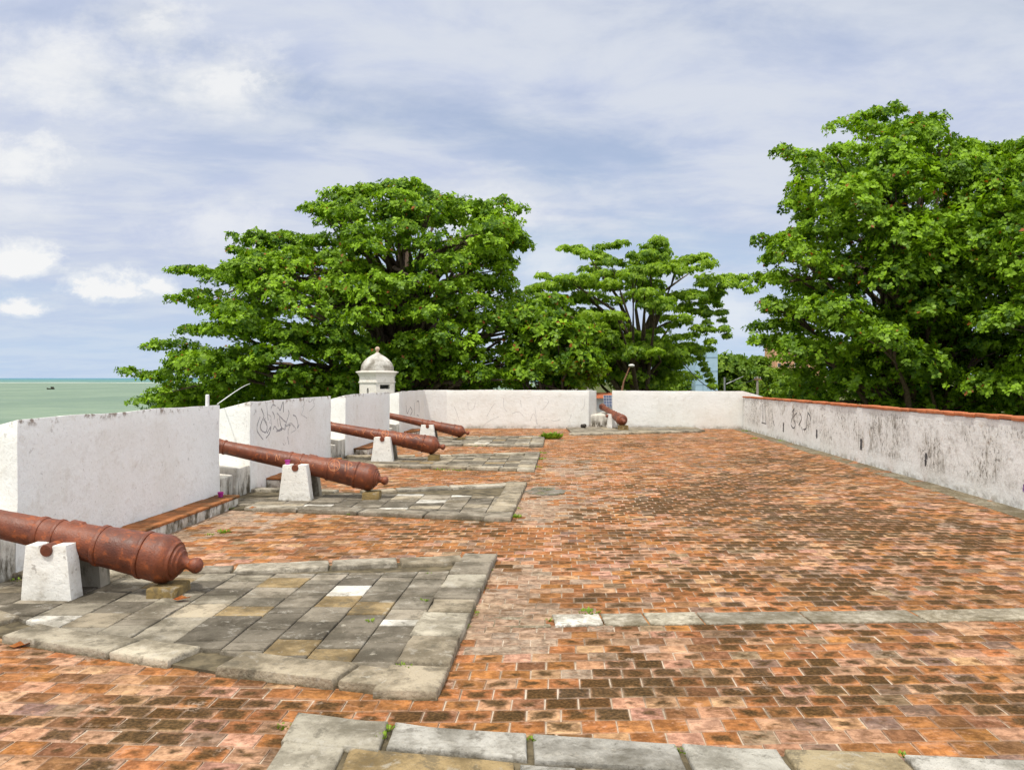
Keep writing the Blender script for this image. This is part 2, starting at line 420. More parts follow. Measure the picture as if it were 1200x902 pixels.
# graffiti on the walls
K = (290, 460, 110 / 1200)
strokes('graffiti_marking', merlons[1], [
    [(175, 200), (210, 290), (205, 320), (245, 385)], [(160, 310), (125, 420), (130, 500), (200, 600)],
    [(195, 330), (165, 430), (180, 480), (235, 505), (250, 420), (205, 340)], [(245, 165), (255, 280), (265, 350)],
    [(300, 200), (330, 155), (400, 200), (420, 225), (455, 120), (460, 250)], [(375, 260), (450, 340), (495, 380)],
    [(410, 300), (420, 400), (440, 470), (370, 495)], [(580, 285), (620, 310), (645, 400), (640, 450), (660, 410)],
    [(520, 220), (530, 270), (500, 370), (490, 430), (545, 410), (520, 480), (520, 540)],
    [(250, 520), (300, 430), (280, 520), (235, 580)], [(320, 240), (345, 300), (340, 340)], [(510, 560), (530, 660)],
    [(330, 470), (350, 430), (390, 480), (440, 455), (480, 470), (480, 400)]], .030, INK_OLD, merlons[1], K)
strokes('faded_marking', merlons[1], [
    [(690, 130), (700, 190), (730, 120), (715, 210), (690, 280)], [(690, 285), (740, 310), (760, 330)],
    [(780, 100), (800, 120), (840, 85), (845, 130), (860, 150), (830, 200), (790, 235)], [(450, 640), (470, 670), (490, 640)],
    [(300, 330), (310, 410), (290, 380)], [(380, 330), (395, 430)], [(560, 400), (600, 440), (620, 470), (560, 510)],
    [(245, 270), (300, 310), (280, 390)], [(460, 460), (520, 400), (560, 390), (600, 430)], [(80, 290), (100, 240)]], .020, PENCIL, merlons[1], K)
K = (465, 455, 235 / 1200)
strokes('graffiti_marking', corner, [[(55, 100), (62, 150), (75, 120)], [(80, 110), (92, 135), (82, 160)], [(105, 85), (105, 160)],
    [(120, 80), (132, 80), (132, 158), (120, 158)]], .035, INK, corner, K)
strokes('faded_marking', corner, [[(345, 110), (360, 150), (375, 200)], [(425, 80), (430, 125), (460, 120), (470, 80)],
    [(520, 220), (560, 190), (610, 170)], [(800, 190), (820, 150), (840, 215), (825, 110)], [(860, 130), (890, 110), (910, 75)],
    [(1090, 150), (1120, 110), (1125, 60)], [(540, 165), (570, 110), (590, 90)], [(1030, 200), (1045, 155)], [(640, 60), (640, 110), (660, 140)],
    [(740, 70), (745, 110)], [(690, 150), (730, 140), (760, 170)], [(880, 190), (910, 180), (940, 195), (980, 185)]], .022, PENCIL, corner, K)
K = (865, 460, .1)
strokes('graffiti_marking', rwall, [[(285, 130), (290, 240), (290, 350)], [(315, 150), (318, 260), (320, 360)],
    [(660, 180), (640, 280), (620, 370), (650, 415), (670, 370), (650, 290), (690, 235)], [(655, 190), (630, 230)],
    [(720, 230), (745, 300), (710, 380)], [(745, 400), (755, 450)], [(820, 230), (805, 330), (795, 420), (760, 430)],
    [(815, 230), (845, 280), (850, 330)], [(275, 350), (330, 365)], [(410, 330), (425, 390)]], .05, INK, rwall, K)
for pts in ([(918.2, 495), (918.0, 506)], [(957.2, 503), (957.0, 513.5)], [(1009.3, 514), (1009, 527)], [(1085.4, 530.5), (1084.6, 546)]):
    strokes('dark_wall_strip', rwall, [pts], .17 if pts[0][0] < 1050 else .11, INK, rwall)  # flat dark upright strips laid on the wall face
PURPLE = m_simple('purple_paint', (.10, .02, .20), (.16, .04, .28), 9, .7, .1)
strokes('purple_paint_mark', rwall, [[(1199.5, 567), (1199.2, 576)], [(1201.5, 565), (1201, 577)]], .035, PURPLE, rwall)

# brick-topped steps along the merlons
def step_bench(Y0, Y1, d, h, lab):
    poly = [LW(Y0, -d), LW(Y1, -d), LW(Y1, -.002), LW(Y0, -.002)]
    o = block('firing_step', poly, -.02, [h] * 4, WHITE_SILL, bev=.012, step=.3)
    bm = bmesh.new(); Y = Y0 - .01
    while Y < Y1 - .02:
        Y2 = min(Y + .235, Y1 + .02)
        b = prism([LW(Y, -d - .025), LW(Y2 - .006, -d - .025), LW(Y2 - .006, -.004), LW(Y, -.004)], h + .003, [h + .045 + random.uniform(-.005, .005)] * 4)
        me = bpy.data.meshes.new('t'); b.to_mesh(me); b.free(); bm.from_mesh(me); bpy.data.meshes.remove(me); Y = Y2
    bmesh.ops.bevel(bm, geom=bm.edges[:], offset=.007, segments=1, affect='EDGES')
    from_bm('brick_tread', bm, TERRA_OLD, o)
    return tag(o, lab, 'step', 'brick-topped steps at the foot of the merlons')
step_bench(10.3, 14.85, .42, .16, 'white step topped with orange brick at the foot of the nearest merlon')
step_bench(17.35, 21.7, .42, .17, 'stained white step with a brick top behind the second cannon, under the graffiti')
step_bench(24.6, 29.2, .40, .17, 'white step with a brick top seen behind the pedestal of the third cannon')
step_bench(32.4, 34.2, .40, .17, 'small brick-topped step just behind the fourth cannon')

# embrasure sills
def sill(Ya, Yb, lab):
    e = empty('embrasure_sill', (LX((Ya + Yb) / 2), (Ya + Yb) / 2, 0))
    tag(e, lab, 'sill', 'stone sills of the cannon embrasures')
    mid = (Ya + Yb) / 2 - .05
    def loc(o):
        o.data.transform(__import__('mathutils').Matrix.Translation(-e.location)); return o
    h = .55
    a = block('sill_block', [LW(Ya - .3, .03), LW(mid - .05, .03), LW(mid - .05, TH), LW(Ya - .5, TH)], -.03, [h - .09, h - .09, h + .1, h + .1], WHITE_SILL, e, bev=.03, step=.25, amp=.02); loc(a)
    b = block('sill_block', [LW(mid + .06, .0), LW(Yb + .3, .02), LW(Yb + .5, TH), LW(mid + .06, TH)], -.03, [h + .02, h + .02, h + .2, h + .2], WHITE_SILL, e, bev=.03, step=.25, amp=.02); loc(b)
    c = block('drain_channel', [LW(mid - .09, .10), LW(mid + .09, .10), LW(mid + .09, TH - .02), LW(mid - .09, TH - .02)], -.03, [h - .14, h - .14, h, h], TERRA_OLD, e, bev=.01, step=.3); loc(c)
    return e
sill(8.0, 9.45, 'mould-spotted white sill under the muzzle of the nearest cannon')
sill(15.05, 16.5, 'stepped white sill with a rusty drain channel under the second cannon')
sill(22.2, 23.7, 'stained white sill under the third cannon, right of the scrawled merlon')
sill(29.75, 31.5, 'white sill under the barrel of the fourth cannon')
o = block('embrasure_sill', [(3.56, 37.86), (4.57, 37.86), (4.74, 39.3), (3.90, 39.3)], -.03, [.62, .62, .7, .7], WHITE_SILL, bev=.04, step=.2, amp=.02)
tag(o, 'stained stone sill in the gap of the far wall under the small cannon', 'sill', 'stone sills of the cannon embrasures')

# ------------------------------------------------------------------ terrace floor
bm = prism([(-7.75, -6), (12.5, -6), (12.5, 39.6), (-5.2, 39.6), (-7.3, 36)], -8, [-.03] * 5)
o = from_bm('terrace_base', bm, m_simple('fort_masonry', (.42, .39, .33), (.62, .58, .5), 1.2, .95, .5)); o['kind'] = 'structure'
bm = bmesh.new(); vs = [bm.verts.new(p) for p in ((-6.9, -6, -.006), (10.8, -6, -.006), (10.8, 37.9, -.006), (-5.0, 37.9, -.006))]; bm.faces.new(vs)
o = from_bm('terrace_floor', bm, MORTAR); o['kind'] = 'structure'

def inpoly(x, y, poly):
    c = False; n = len(poly)
    for i in range(n):
        x1, y1 = poly[i]; x2, y2 = poly[i - 1]
        if (y1 > y) != (y2 > y) and x < (x2 - x1) * (y - y1) / (y2 - y1) + x1: c = not c
    return c
PZ = .07
def gp(px, py, z=PZ): v = G(px, py, z); return (v.x, v.y)
plats = [
    dict(poly=[(-6.0, 8.25), gp(0, 744), gp(250, 782), gp(512, 811), gp(582, 649), gp(237, 663), (-5.75, 9.75)], lab='nearest raised stone gun platform of grey, ochre and white slabs, under the first cannon'),
    dict(poly=[(-5.45, 14.4), gp(285, 594), gp(598, 607), gp(617.5, 564.8), gp(421, 574), (-5.3, 16.9)], lab='second stone gun platform with several white slabs and a puddle at its right end'),
    dict(poly=[(-4.95, 22.0), gp(420, 544), gp(626, 550), gp(633, 530), gp(505, 533), (-4.8, 23.9)], lab='third stone gun platform from the front, weathered grey and ochre'),
    dict(poly=[(-4.5, 29.6), gp(512, 520), gp(636.5, 522), gp(638.5, 510.7), gp(545, 511), (-4.35, 31.6)], lab='fourth stone gun platform with a bright green tuft at its right end'),
    dict(poly=[gp(672, 508, .09), gp(823, 506, .03), (8.4, 37.6), (2.9, 37.6)], z=.10, lab='low thin stone platform at the foot of the far wall, under the small cannon'),
    dict(poly=[gp(313, 906, .05), gp(348, 834, .05), gp(500, 851, .05), gp(650, 861, .05), gp(900, 877, .05), gp(1200, 890, .05), (5.4, 4.75), (5.4, 2.0), (-1.35, 2.0)], z=.05,
         lab='pale stone kerb and slabs across the bottom of the view, nearest the viewer'),
]
def brick_rows():
    L, D, j = .236, .196, .010
    V = []; Q = []; C = []; U = []
    inner = []
    for p in plats:
        cx = sum(q[0] for q in p['poly']) / len(p['poly']); cy = sum(q[1] for q in p['poly']) / len(p['poly'])
        inner.append([(cx + (q[0] - cx) * .9, cy + (q[1] - cy) * .86) for q in p['poly']])
    nb = 0
    def warp(u, v):
        t = min(1, max(0, (8.3 - v) / 2.0)); s = min(1, max(0, (u + 1.6) / 2.2))
        g_near = (-.066 * (u + 1.0) if u < -1.0 else 0) ; g_far = .03 * u
        if u > -1.0: g_near = .03 * (u + 1.0) * s
        return Vector((u + .065 * (v - 8) * .9, v + g_far * (1 - t) + g_near * t - .03 * (t * 1.0) * 0, 0))
    cem = [(-.1, 8.3, .55), (.15, 7.55, .6), (-.2, 7.7, .5), (.1, 9.6, .4), (.6, 16.4, .8), (.3, 14.6, .9), (1.4, 20.6, .8), (1.3, 23, .6), (-4.9, 10.8, .5), (-4.7, 13.6, .8), (-4.3, 14.6, .8), (-4.9, 12, .4), (9.0, 16, .5)]
    rows = int(37.0 / D)
    for r in range(rows):
        v0 = 1.2 + r * D
        off = (r % 2) * .5 * L + RS.uniform(-.03, .03)
        for k in range(int(19 / L)):
            u0 = -8.5 + k * L + off; uc, vc = u0 + L / 2, v0 + D / 2
            c = warp(uc, vc)
            if c.x < LX(c.y) - .1 or c.x > RX(c.y) + .2 or c.y > 37.9 or c.y < 2.5: continue
            if any(inpoly(c.x, c.y, q) for q in inner): continue
            jw = j * RS.uniform(.6, 1.4); z = RS.normal(0, .0022); tx, ty = RS.normal(0, .010), RS.normal(0, .010)
            q = []
            rot = RS.normal(0, .008)
            for a, b in ((0, 0), (1, 0), (1, 1), (0, 1)):
                uu = u0 + jw / 2 + a * (L - jw); vv = v0 + jw / 2 + b * (D - jw)
                w = warp(uu - (b - .5) * rot * D, vv + (a - .5) * rot * L)
                q.append((w.x + RS.normal(0, .0018), w.y + RS.normal(0, .0018), z + tx * (a - .5) * L + ty * (b - .5) * D))
            q = np.array(q); cen = q.mean(0)
            inn = cen + (q - cen) * np.array([.955, .95, 1]); low = q.copy(); low[:, 2] = -.03; inn[:, 2] += .0035
            base = len(V) * 0 + nb * 12; nb += 1
            V.append(np.concatenate([inn, q, low]))
            fs = [[0, 1, 2, 3]] + [[4 + i, 4 + (i + 1) % 4, (i + 1) % 4, i] for i in range(4)] + [[8 + i, 8 + (i + 1) % 4, 4 + (i + 1) % 4, 4 + i] for i in range(4)]
            Q.append(np.array(fs) + base)
            # colour of this brick and how much dark algae it carries
            n1 = mnoise.noise(Vector((c.x * .33, c.y * .28, 2))) ; n2 = mnoise.noise(Vector((c.x * 1.1, c.y * 1.0, 5)))
            mr = math.exp(-((c.x - 4.2) / 3.8) ** 2 - ((c.y - 13.5) / 6) ** 2) * .68 + math.exp(-((c.x - 6.5) / 3.0) ** 2 - ((c.y - 24) / 8) ** 2) * .3
            mr += math.exp(-((c.x - 1.6) / 1.8) ** 2 - ((c.y - 6.2) / .45) ** 2) * .8 + math.exp(-((c.x - 3.4) / 1.2) ** 2 - ((c.y - 5.85) / .35) ** 2) * .5
            mr += math.exp(-((c.x + 2.3) / 1.0) ** 2 - ((c.y - 5.5) / .5) ** 2) * .55
            pd = max(0, .17 + .45 * n1 + .5 * n2 + mr)
            dkv = 0.
            dkv = min(.80, max(0., pd * .85 + RS.normal(0, .19) - .10))
            x = RS.rand()
            pale = .17 + .25 * mr + .35 * max(0, mnoise.noise(Vector((c.x * .5, c.y * .45, 9))))
            if x < pale: b = np.array([.50, .285, .18])
            elif x < pale + .14: b = np.array([.24, .115, .055])
            elif x < pale + .24: b = np.array([.27, .18, .13])
            else: b = np.array([.385, .160, .060])
            b = b * RS.uniform(.66, 1.0) * np.array([1.02, RS.uniform(.97, 1.14), RS.uniform(.90, 1.15)])
            ce = 0
            for (ax_, ay_, rr) in cem: ce = max(ce, math.exp(-((c.x - ax_) ** 2 + ((c.y - ay_) * .8) ** 2) / (rr * rr)))
            if RS.rand() < ce * 1.1: b = b * .35 + np.array([.34, .29, .23]) * .65; dkv *= .3
            C.append(np.repeat(np.array([[b[0], b[1], b[2], dkv]]), 9, axis=0))
            uvq = [(0.03, .03), (.97, .03), (.97, .97), (.03, .97)]; o4 = [(0, 0), (1, 0), (1, 1), (0, 1)]
            u_ = list(uvq)
            for i in range(4): u_ += [o4[i], o4[(i + 1) % 4], uvq[(i + 1) % 4], uvq[i]]
            for i in range(4): u_ += [o4[i], o4[(i + 1) % 4], o4[(i + 1) % 4], o4[i]]
            U.append(np.array(u_))
    o = from_np('brick_paving', np.concatenate(V), np.concatenate(Q), BRICK, None, np.concatenate(C), np.concatenate(U))
    o['kind'] = 'structure'; return o
brick_rows()

# ------------------------------------------------------------------ slabs
GREY, DARK, OCHRE, WHT, SAND = (.235, .207, .166), (.140, .123, .098), (.250, .185, .098), (.58, .56, .52), (.305, .262, .197)
def clip(poly, a, b):                      # keep the left side of a->b
    out = []; n = len(poly)
    def sd(p): return (b[0] - a[0]) * (p[1] - a[1]) - (b[1] - a[1]) * (p[0] - a[0])
    for i in range(n):
        p, q = poly[i - 1], poly[i]; sp, sq = sd(p), sd(q)
        if (sp >= 0) != (sq >= 0):
            t = sp / (sp - sq); out.append((p[0] + (q[0] - p[0]) * t, p[1] + (q[1] - p[1]) * t))
        if sq >= 0: out.append(q)
    return out
def shrink(poly, d):
    c = (sum(p[0] for p in poly) / len(poly), sum(p[1] for p in poly) / len(poly))
    r = []
    for p in poly:
        v = Vector((c[0] - p[0], c[1] - p[1])); L = v.length
        r.append((p[0] + v.x / max(L, .01) * d * 1.3, p[1] + v.y / max(L, .01) * d * 1.3))
    return r
def area(poly): return .5 * sum(poly[i - 1][0] * poly[i][1] - poly[i][0] * poly[i - 1][1] for i in range(len(poly)))
class Slabs:
    def __init__(s): s.bm = bmesh.new(); s.l = s.bm.loops.layers.float_color.new('Col')
    def add(s, poly, ztop, colr, bev=.012, rough=.006, z0=-.02, big=False):
        if len(poly) < 3 or abs(area(poly)) < .008: return
        if area(poly) < 0: poly = poly[::-1]
        # resample edges so that they can be worn
        pts = []
        for i in range(len(poly)):
            a, b = Vector(poly[i]), Vector(poly[(i + 1) % len(poly)]); k = max(1, int((b - a).length / .16))
            for q in range(k): pts.append(a.lerp(b, q / k))
        bm = s.bm; dz = random.uniform(-.006, .006); tx = random.uniform(-.008, .008); ty = random.uniform(-.008, .008)
        c = sum(pts, Vector((0, 0))) / len(pts)
        def jit(p, z, am):
            n = mnoise.noise_vector(Vector((p.x * 3.7, p.y * 3.7, z * 3 + 2))) * am * 1.6
            n2 = mnoise.noise_vector(Vector((p.x * 11, p.y * 11, 4))) * am
            return (p.x + n.x + n2.x, p.y + n.y + n2.y, z + n.z * .5 + tx * (p.x - c.x) + ty * (p.y - c.y) + dz)
        def ring(d, z, am): return [bm.verts.new(jit(p + (c - p).normalized() * d, z, am)) for p in pts]
        r0 = [bm.verts.new((p.x, p.y, z0)) for p in pts]
        r1 = ring(0, ztop - bev, rough); r2 = ring(bev * .45, ztop - bev * .25, rough); r3 = ring(bev * 1.7, ztop, rough)
        fs = []
        for A, B in ((r0, r1), (r1, r2), (r2, r3)):
            for i in range(len(pts)): fs.append(bm.faces.new((A[i], A[(i + 1) % len(pts)], B[(i + 1) % len(pts)], B[i])))
        cv = bm.verts.new((c.x, c.y, ztop + dz + random.uniform(-.004, .003)))
        for i in range(len(pts)): fs.append(bm.faces.new((r3[i], r3[(i + 1) % len(pts)], cv)))
        k = random.uniform(.80, 1.14); cc = (colr[0] * k, colr[1] * k, colr[2] * k, 1)
        for f in fs:
            f.smooth = True
            for lp in f.loops: lp[s.l] = cc
    def build(s, name): return from_bm(name, s.bm, STONE, None, 50)
def pick():
    return random.choices([GREY, DARK, OCHRE, WHT, SAND], [.42, .22, .11, .045, .20])[0]

whites1 = [(390, 692), (459, 730), (40, 727)]
ochres1 = [(378, 763), (318, 757), (437, 711), (330, 681), (230, 676), (410, 700), (300, 712), (500, 729)]
darks1 = [(400, 741), (420, 720), (330, 737), (440, 760), (485, 690), (430, 683), (370, 745), (350, 720), (280, 740), (245, 730)]
whites2 = [(478, 579), (521, 588), (562, 579), (545, 581), (375, 592), (454, 595), (410, 576)]
def override(poly, z, lists):
    for pts, c in lists:
        for (px, py) in pts:
            g = G(px, py, z)
            if inpoly(g.x, g.y, poly): return c
    return None
def curb_strip(S, a, b, n, ztop, ins, colors, lens=(.6, 1.1), bev=.03, skip=0.):
    """kerb stones along a->b, lying to its left"""
    a, b = Vector(a), Vector(b); L = (b - a).length; d = (b - a) / L; nn = Vector((-d.y, d.x))
    t = skip
    while t < L - .02:
        t2 = t + random.uniform(*lens)
        if L - t2 < .35: t2 = L
        w = ins * random.uniform(.92, 1.04)
        p0, p1 = a + d * (t + .021), a + d * (min(t2, L) - .021)
        S.add([tuple(p0), tuple(p1), tuple(p1 + nn * w), tuple(p0 + nn * w)], ztop + random.uniform(-.006, .006), random.choice(colors), bev * .55, .011)
        t = t2
PLAT = []
for pi, p in enumerate(plats[:4]):
    poly = p['poly']; S = Slabs(); z = p.get('z', PZ)
    random.seed(40 + pi)
    if area(poly) < 0: poly = poly[::-1]
    n = len(poly)
    # order: 0 wall front, 1.. front edge, corner right-front, corner right-back, back edge, wall back
    ins = [.36, .34, .36, .36][pi]
    corner_r = max(range(n), key=lambda i: poly[i][0] - .3 * poly[i][1])
    # underlay so joints are dark soil, not void
    edges = [(poly[i], poly[(i + 1) % n]) for i in range(n)]
    inner = poly
    for (a, b) in edges:
        a_, b_ = Vector(a), Vector(b); d = (b_ - a_).normalized(); nn = Vector((-d.y, d.x))
        mid = (a_ + b_) / 2
        if mid.x < LX(mid.y) + .45: continue
        inner = clip(inner, tuple(a_ + nn * ins), tuple(b_ + nn * ins))
    for (a, b) in edges:
        mid = (Vector(a) + Vector(b)) / 2
        if mid.x < LX(mid.y) + .45: continue
        d = (Vector(b) - Vector(a)).normalized()
        right = abs(d.y) > .8
        if right:
            q0, q1 = Vector(a), Vector(b)
            curb_strip(S, q0, q1, None, z + .014, ins * 1.25, [GREY, SAND, (.36, .33, .27), (.27, .24, .19)], (.45, .8), .035)
        else:
            trim = Vector(b) - d * (ins * 1.2 if Vector(b).x > Vector(a).x else 0)
            st = Vector(a) + d * (0 if Vector(b).x > Vector(a).x else ins * 1.2)
            curb_strip(S, st, trim, None, z + .012, ins, [GREY, SAND, (.38, .34, .27), (.33, .30, .25)], (.8, 1.35), .035)
    # inner slabs: columns along the axis
    xs0 = min(q[0] - .062 * q[1] for q in inner); xs1 = max(q[0] - .062 * q[1] for q in inner)
    y0 = min(q[1] for q in inner); y1 = max(q[1] for q in inner)
    x = xs0
    while x < xs1:
        w = random.uniform(.36, .54); y = y0 - random.uniform(0, .5)
        while y < y1:
            hgt = random.choice([.30, .36, .42, .46, .52, .2]) * random.uniform(.9, 1.1)
            def pt(a, b): return (a + .062 * b, b)
            cell = [pt(x + .006, y + .006), pt(x + w - .006, y + .006), pt(x + w - .006, y + hgt - .006), pt(x + .006, y + hgt - .006)]
            for i in range(len(inner)): cell = clip(cell, inner[i], inner[(i + 1) % len(inner)])
            if len(cell) >= 3:
                c = pick()
                if pi == 0:
                    c = override(cell, z, [(whites1, WHT), (ochres1, OCHRE), (darks1, DARK)]) or random.choice([GREY, DARK, DARK, GREY, (.19, .17, .138)] if sum(q[0] for q in cell) / len(cell) > -2.6 else [GREY, SAND, SAND, (.25, .225, .18), DARK])
                if pi == 1: c = override(cell, z, [(whites2, WHT)]) or random.choice([GREY, DARK, DARK, GREY, SAND])
                S.add(cell, z - .008, c, .010, .004)
            y += hgt
        x += w
    o = S.build('gun_platform'); tag(o, p['lab'], 'stone platform', 'raised stone gun platforms along the battlement'); PLAT.append(o)
    ub = prism(shrink(poly, .05), -.02, [z - .045] * n); from_bm('bedding', ub, SOIL, o)
# platform under the far cannon and the kerb in front of the viewer
p = plats[4]; S = Slabs(); poly = p['poly']
curb_strip(S, poly[0], poly[1], None, .085, .5, [GREY, SAND, (.38, .34, .27)], (.8, 1.6), .03)
xx = poly[0][0]
while xx < 8.2:
    w = random.uniform(.7, 1.2); fy = lambda X: poly[0][1] + (poly[1][1] - poly[0][1]) * (X - poly[0][0]) / (poly[1][0] - poly[0][0]) + .52
    x2 = min(xx + w, 8.3)
    for ya, yb in ((0, .5), (.5, 1.0)):
        A = lambda X, t: (X, fy(X) + (37.62 - fy(X)) * t)
        S.add([A(xx + .006, ya), A(x2 - .006, ya), A(x2 - .006, yb - .01), A(xx + .006, yb - .01)], .08, random.choice([GREY, SAND, GREY]), .01, .004)
    xx += w
o = S.build('gun_platform'); tag(o, p['lab'], 'stone platform', 'raised stone gun platforms along the battlement')
p = plats[5]; S = Slabs(); q = p['poly']
fr = [q[1], q[2], q[3], q[4], q[5], q[6]]
def frY(X):
    for a, b in zip(fr, fr[1:]):
        if a[0] <= X <= b[0]: return a[1] + (b[1] - a[1]) * (X - a[0]) / (b[0] - a[0])
    return fr[-1][1]
LIME, PALE = (.34, .315, .26), (.37, .36, .335)
stones = [(-1.45, -.80, .42, LIME, 1), (-.78, .10, .34, PALE, 1), (.12, 1.02, .36, PALE, 1), (1.04, 1.62, .36, (.34, .33, .30), 1), (1.64, 2.32, .38, (.33, .27, .17), 1), (2.34, 3.3, .38, PALE, 1), (3.32, 4.3, .38, GREY, 1), (4.32, 5.3, .38, PALE, 1)]
for a, b, dpt, c, _ in stones:
    m = (a + b) / 2
    S.add([(a + .01, frY(a) - dpt), (b - .01, frY(b) - dpt), (b - .01, frY(b)), (m, frY(m)), (a + .01, frY(a))], .055, c, .016, .008)
rowy = .40
for ri, (dp, cells) in enumerate([(.44, [(-1.43, -1.02, LIME), (-1.0, .02, (.25, .185, .095)), (.04, .38, PALE), (.40, 1.25, (.34, .28, .2)), (1.27, 2.2, OCHRE), (2.22, 3.1, GREY), (3.12, 4.2, SAND), (4.22, 5.3, GREY)]),
                  (.5, [(-1.42, -.6, SAND), (-.58, .3, GREY), (.32, 1.3, OCHRE), (1.32, 2.2, GREY), (2.22, 3.4, SAND), (3.42, 5.3, GREY)]),
                  (.6, [(-1.41, -.3, GREY), (-.28, .8, SAND), (.82, 1.9, OCHRE), (1.92, 3.2, GREY), (3.22, 5.3, SAND)]), (.7, [(-1.4, .5, GREY), (.52, 2.4, SAND), (2.42, 5.3, GREY)])]):
    for a, b, c in cells:
        S.add([(a + .008, frY(a) - rowy - dp), (b - .008, frY(b) - rowy - dp), (b - .008, frY(b) - rowy), (a + .008, frY(a) - rowy)], .045, c, .014, .006)
    rowy += dp + .012
o = S.build('stone_kerb'); tag(o, p['lab'], 'stone kerb')
from_bm('bedding', prism([(-1.42, 2.6), (5.3, 2.6), (5.3, frY(5.3) - .02)] + [(x, y - .02) for x, y in fr[-2:0:-1]] + [(-1.42, fr[0][1] - .02)], -.02, [.018] * (4 + len(fr) - 2)), SOIL, o)

# stone bands let into the bricks
S = Slabs()
A, B = G(650, 735), G(1200, 727.4); d = (B - A).normalized()
t = 0.; B_ = (.40, .37, .315); seq = [(.47, (.75, .73, .69)), (.42, B_), (.52, (.43, .40, .33)), (1.02, (.33, .31, .27)), (1.1, B_), (1.5, (.42, .38, .31)), (1.6, B_), (1.4, SAND)]
for L, c in seq:
    p0 = A + d * (t + .008); p1 = A + d * (t + L - .008); nn = Vector((-d.y, d.x, 0)) * .37
    pts = [p0, p1, p1 + nn, p0 + nn]; t += L
    if p1.x > RX(p1.y) - .5: break
    S.add([(v.x, v.y) for v in pts], .017, c, .012, .005)
p0 = A - d * .62; p1 = A - d * .02; S.add([(v.x, v.y) for v in (p0, p1, p1 + nn * .8, p0 + nn)], .004, (.40, .35, .28), .006, .02)
o = S.build('stone_band'); o['kind'] = 'structure'
S = Slabs(); Y = 3.0
while Y < 37.2:
    L = random.uniform(.7, 1.3); Y2 = min(Y + L, 37.4); w = .5 * random.uniform(.92, 1.08)
    S.add([(RX(Y + .01) - w, Y + .008), (RX(Y) + .02, Y + .008), (RX(Y2) + .02, Y2 - .008), (RX(Y2) - w, Y2 - .008)], .010, random.choice([GREY, SAND, (.36, .33, .27), (.25, .23, .19), SAND]), .012, .008)
    Y = Y2
o = S.build('wall_foot_paving'); o['kind'] = 'structure'
S = Slabs()                                             # thin stone lines crossing the far floor
for (a, b) in ((G(650, 541), G(860, 540)), (G(650, 516), G(815, 514))):
    d = (b - a).normalized(); L = (b - a).length; t = 0
    while t < L:
        l = random.uniform(.8, 1.5); p0 = a + d * (t + .01); p1 = a + d * (t + l - .01); nn = Vector((-d.y, d.x, 0)) * .22
        S.add([(v.x, v.y) for v in (p0, p1, p1 + nn, p0 + nn)], .008, random.choice([GREY, SAND]), .01, .006); t += l
o = S.build('stone_line'); o['kind'] = 'structure'

# puddle
t = NT('wet_film'); w = t.n('ShaderNodeNewGeometry').outputs['Position']
WET = t.bsdf(t.ramp(t.noise(w, 2.5, 4), [(.4, (.12, .095, .06)), (.65, (.26, .22, .18))]), t.mr(t.noise(w, 3, 3), .4, .6, .12, .5), None, .4)
c = G(640, 575.5); bm = bmesh.new(); ring = []
for i in range(40):
    a = i / 40 * math.tau; r = 1 + .35 * mnoise.noise(Vector((math.cos(a) * 1.3, math.sin(a) * 1.3, 1)))
    ring.append(bm.verts.new((c.x + math.cos(a) * .42 * r, c.y + math.sin(a) * .62 * r, .0075)))
bm.faces.new(ring); o = from_bm('puddle', bm, WET); tag(o, None, None, None, 'structure')

# ------------------------------------------------------------------ cannons
def lathe(profile, seg=48, cap_end=False):
    """profile of (s, r) along local -X (breech at s=0 is the origin, muzzle towards -X)"""
    bm = bmesh.new(); rings = []
    for s, r in profile:
        rings.append([bm.verts.new((-s, r * math.cos(a), r * math.sin(a))) for a in (i / seg * math.tau for i in range(seg))] if r > 1e-4 else [bm.verts.new((-s, 0, 0))])
    for A, B in zip(rings, rings[1:]):
        for i in range(seg):
            if len(A) == 1: bm.faces.new((A[0], B[(i + 1) % seg], B[i]))
            elif len(B) == 1: bm.faces.new((A[i], A[(i + 1) % seg], B[0]))
            else: bm.faces.new((A[i], A[(i + 1) % seg], B[(i + 1) % seg], B[i]))
    bmesh.ops.recalc_face_normals(bm, faces=bm.faces); return bm
def dens(prof, step=.05):
    out = []
    for (s0, r0), (s1, r1) in zip(prof, prof[1:]):
        k = max(1, int(abs(s1 - s0) / step))
        for j in range(k): out.append((s0 + (s1 - s0) * j / k, r0 + (r1 - r0) * j / k))
    out.append(prof[-1]); return out
def wear(bm, amp):
    for v in bm.verts:
        n = mnoise.noise_vector(v.co * 9) * amp + mnoise.noise_vector(v.co * 26) * amp * .5
        v.co += n
    return bm
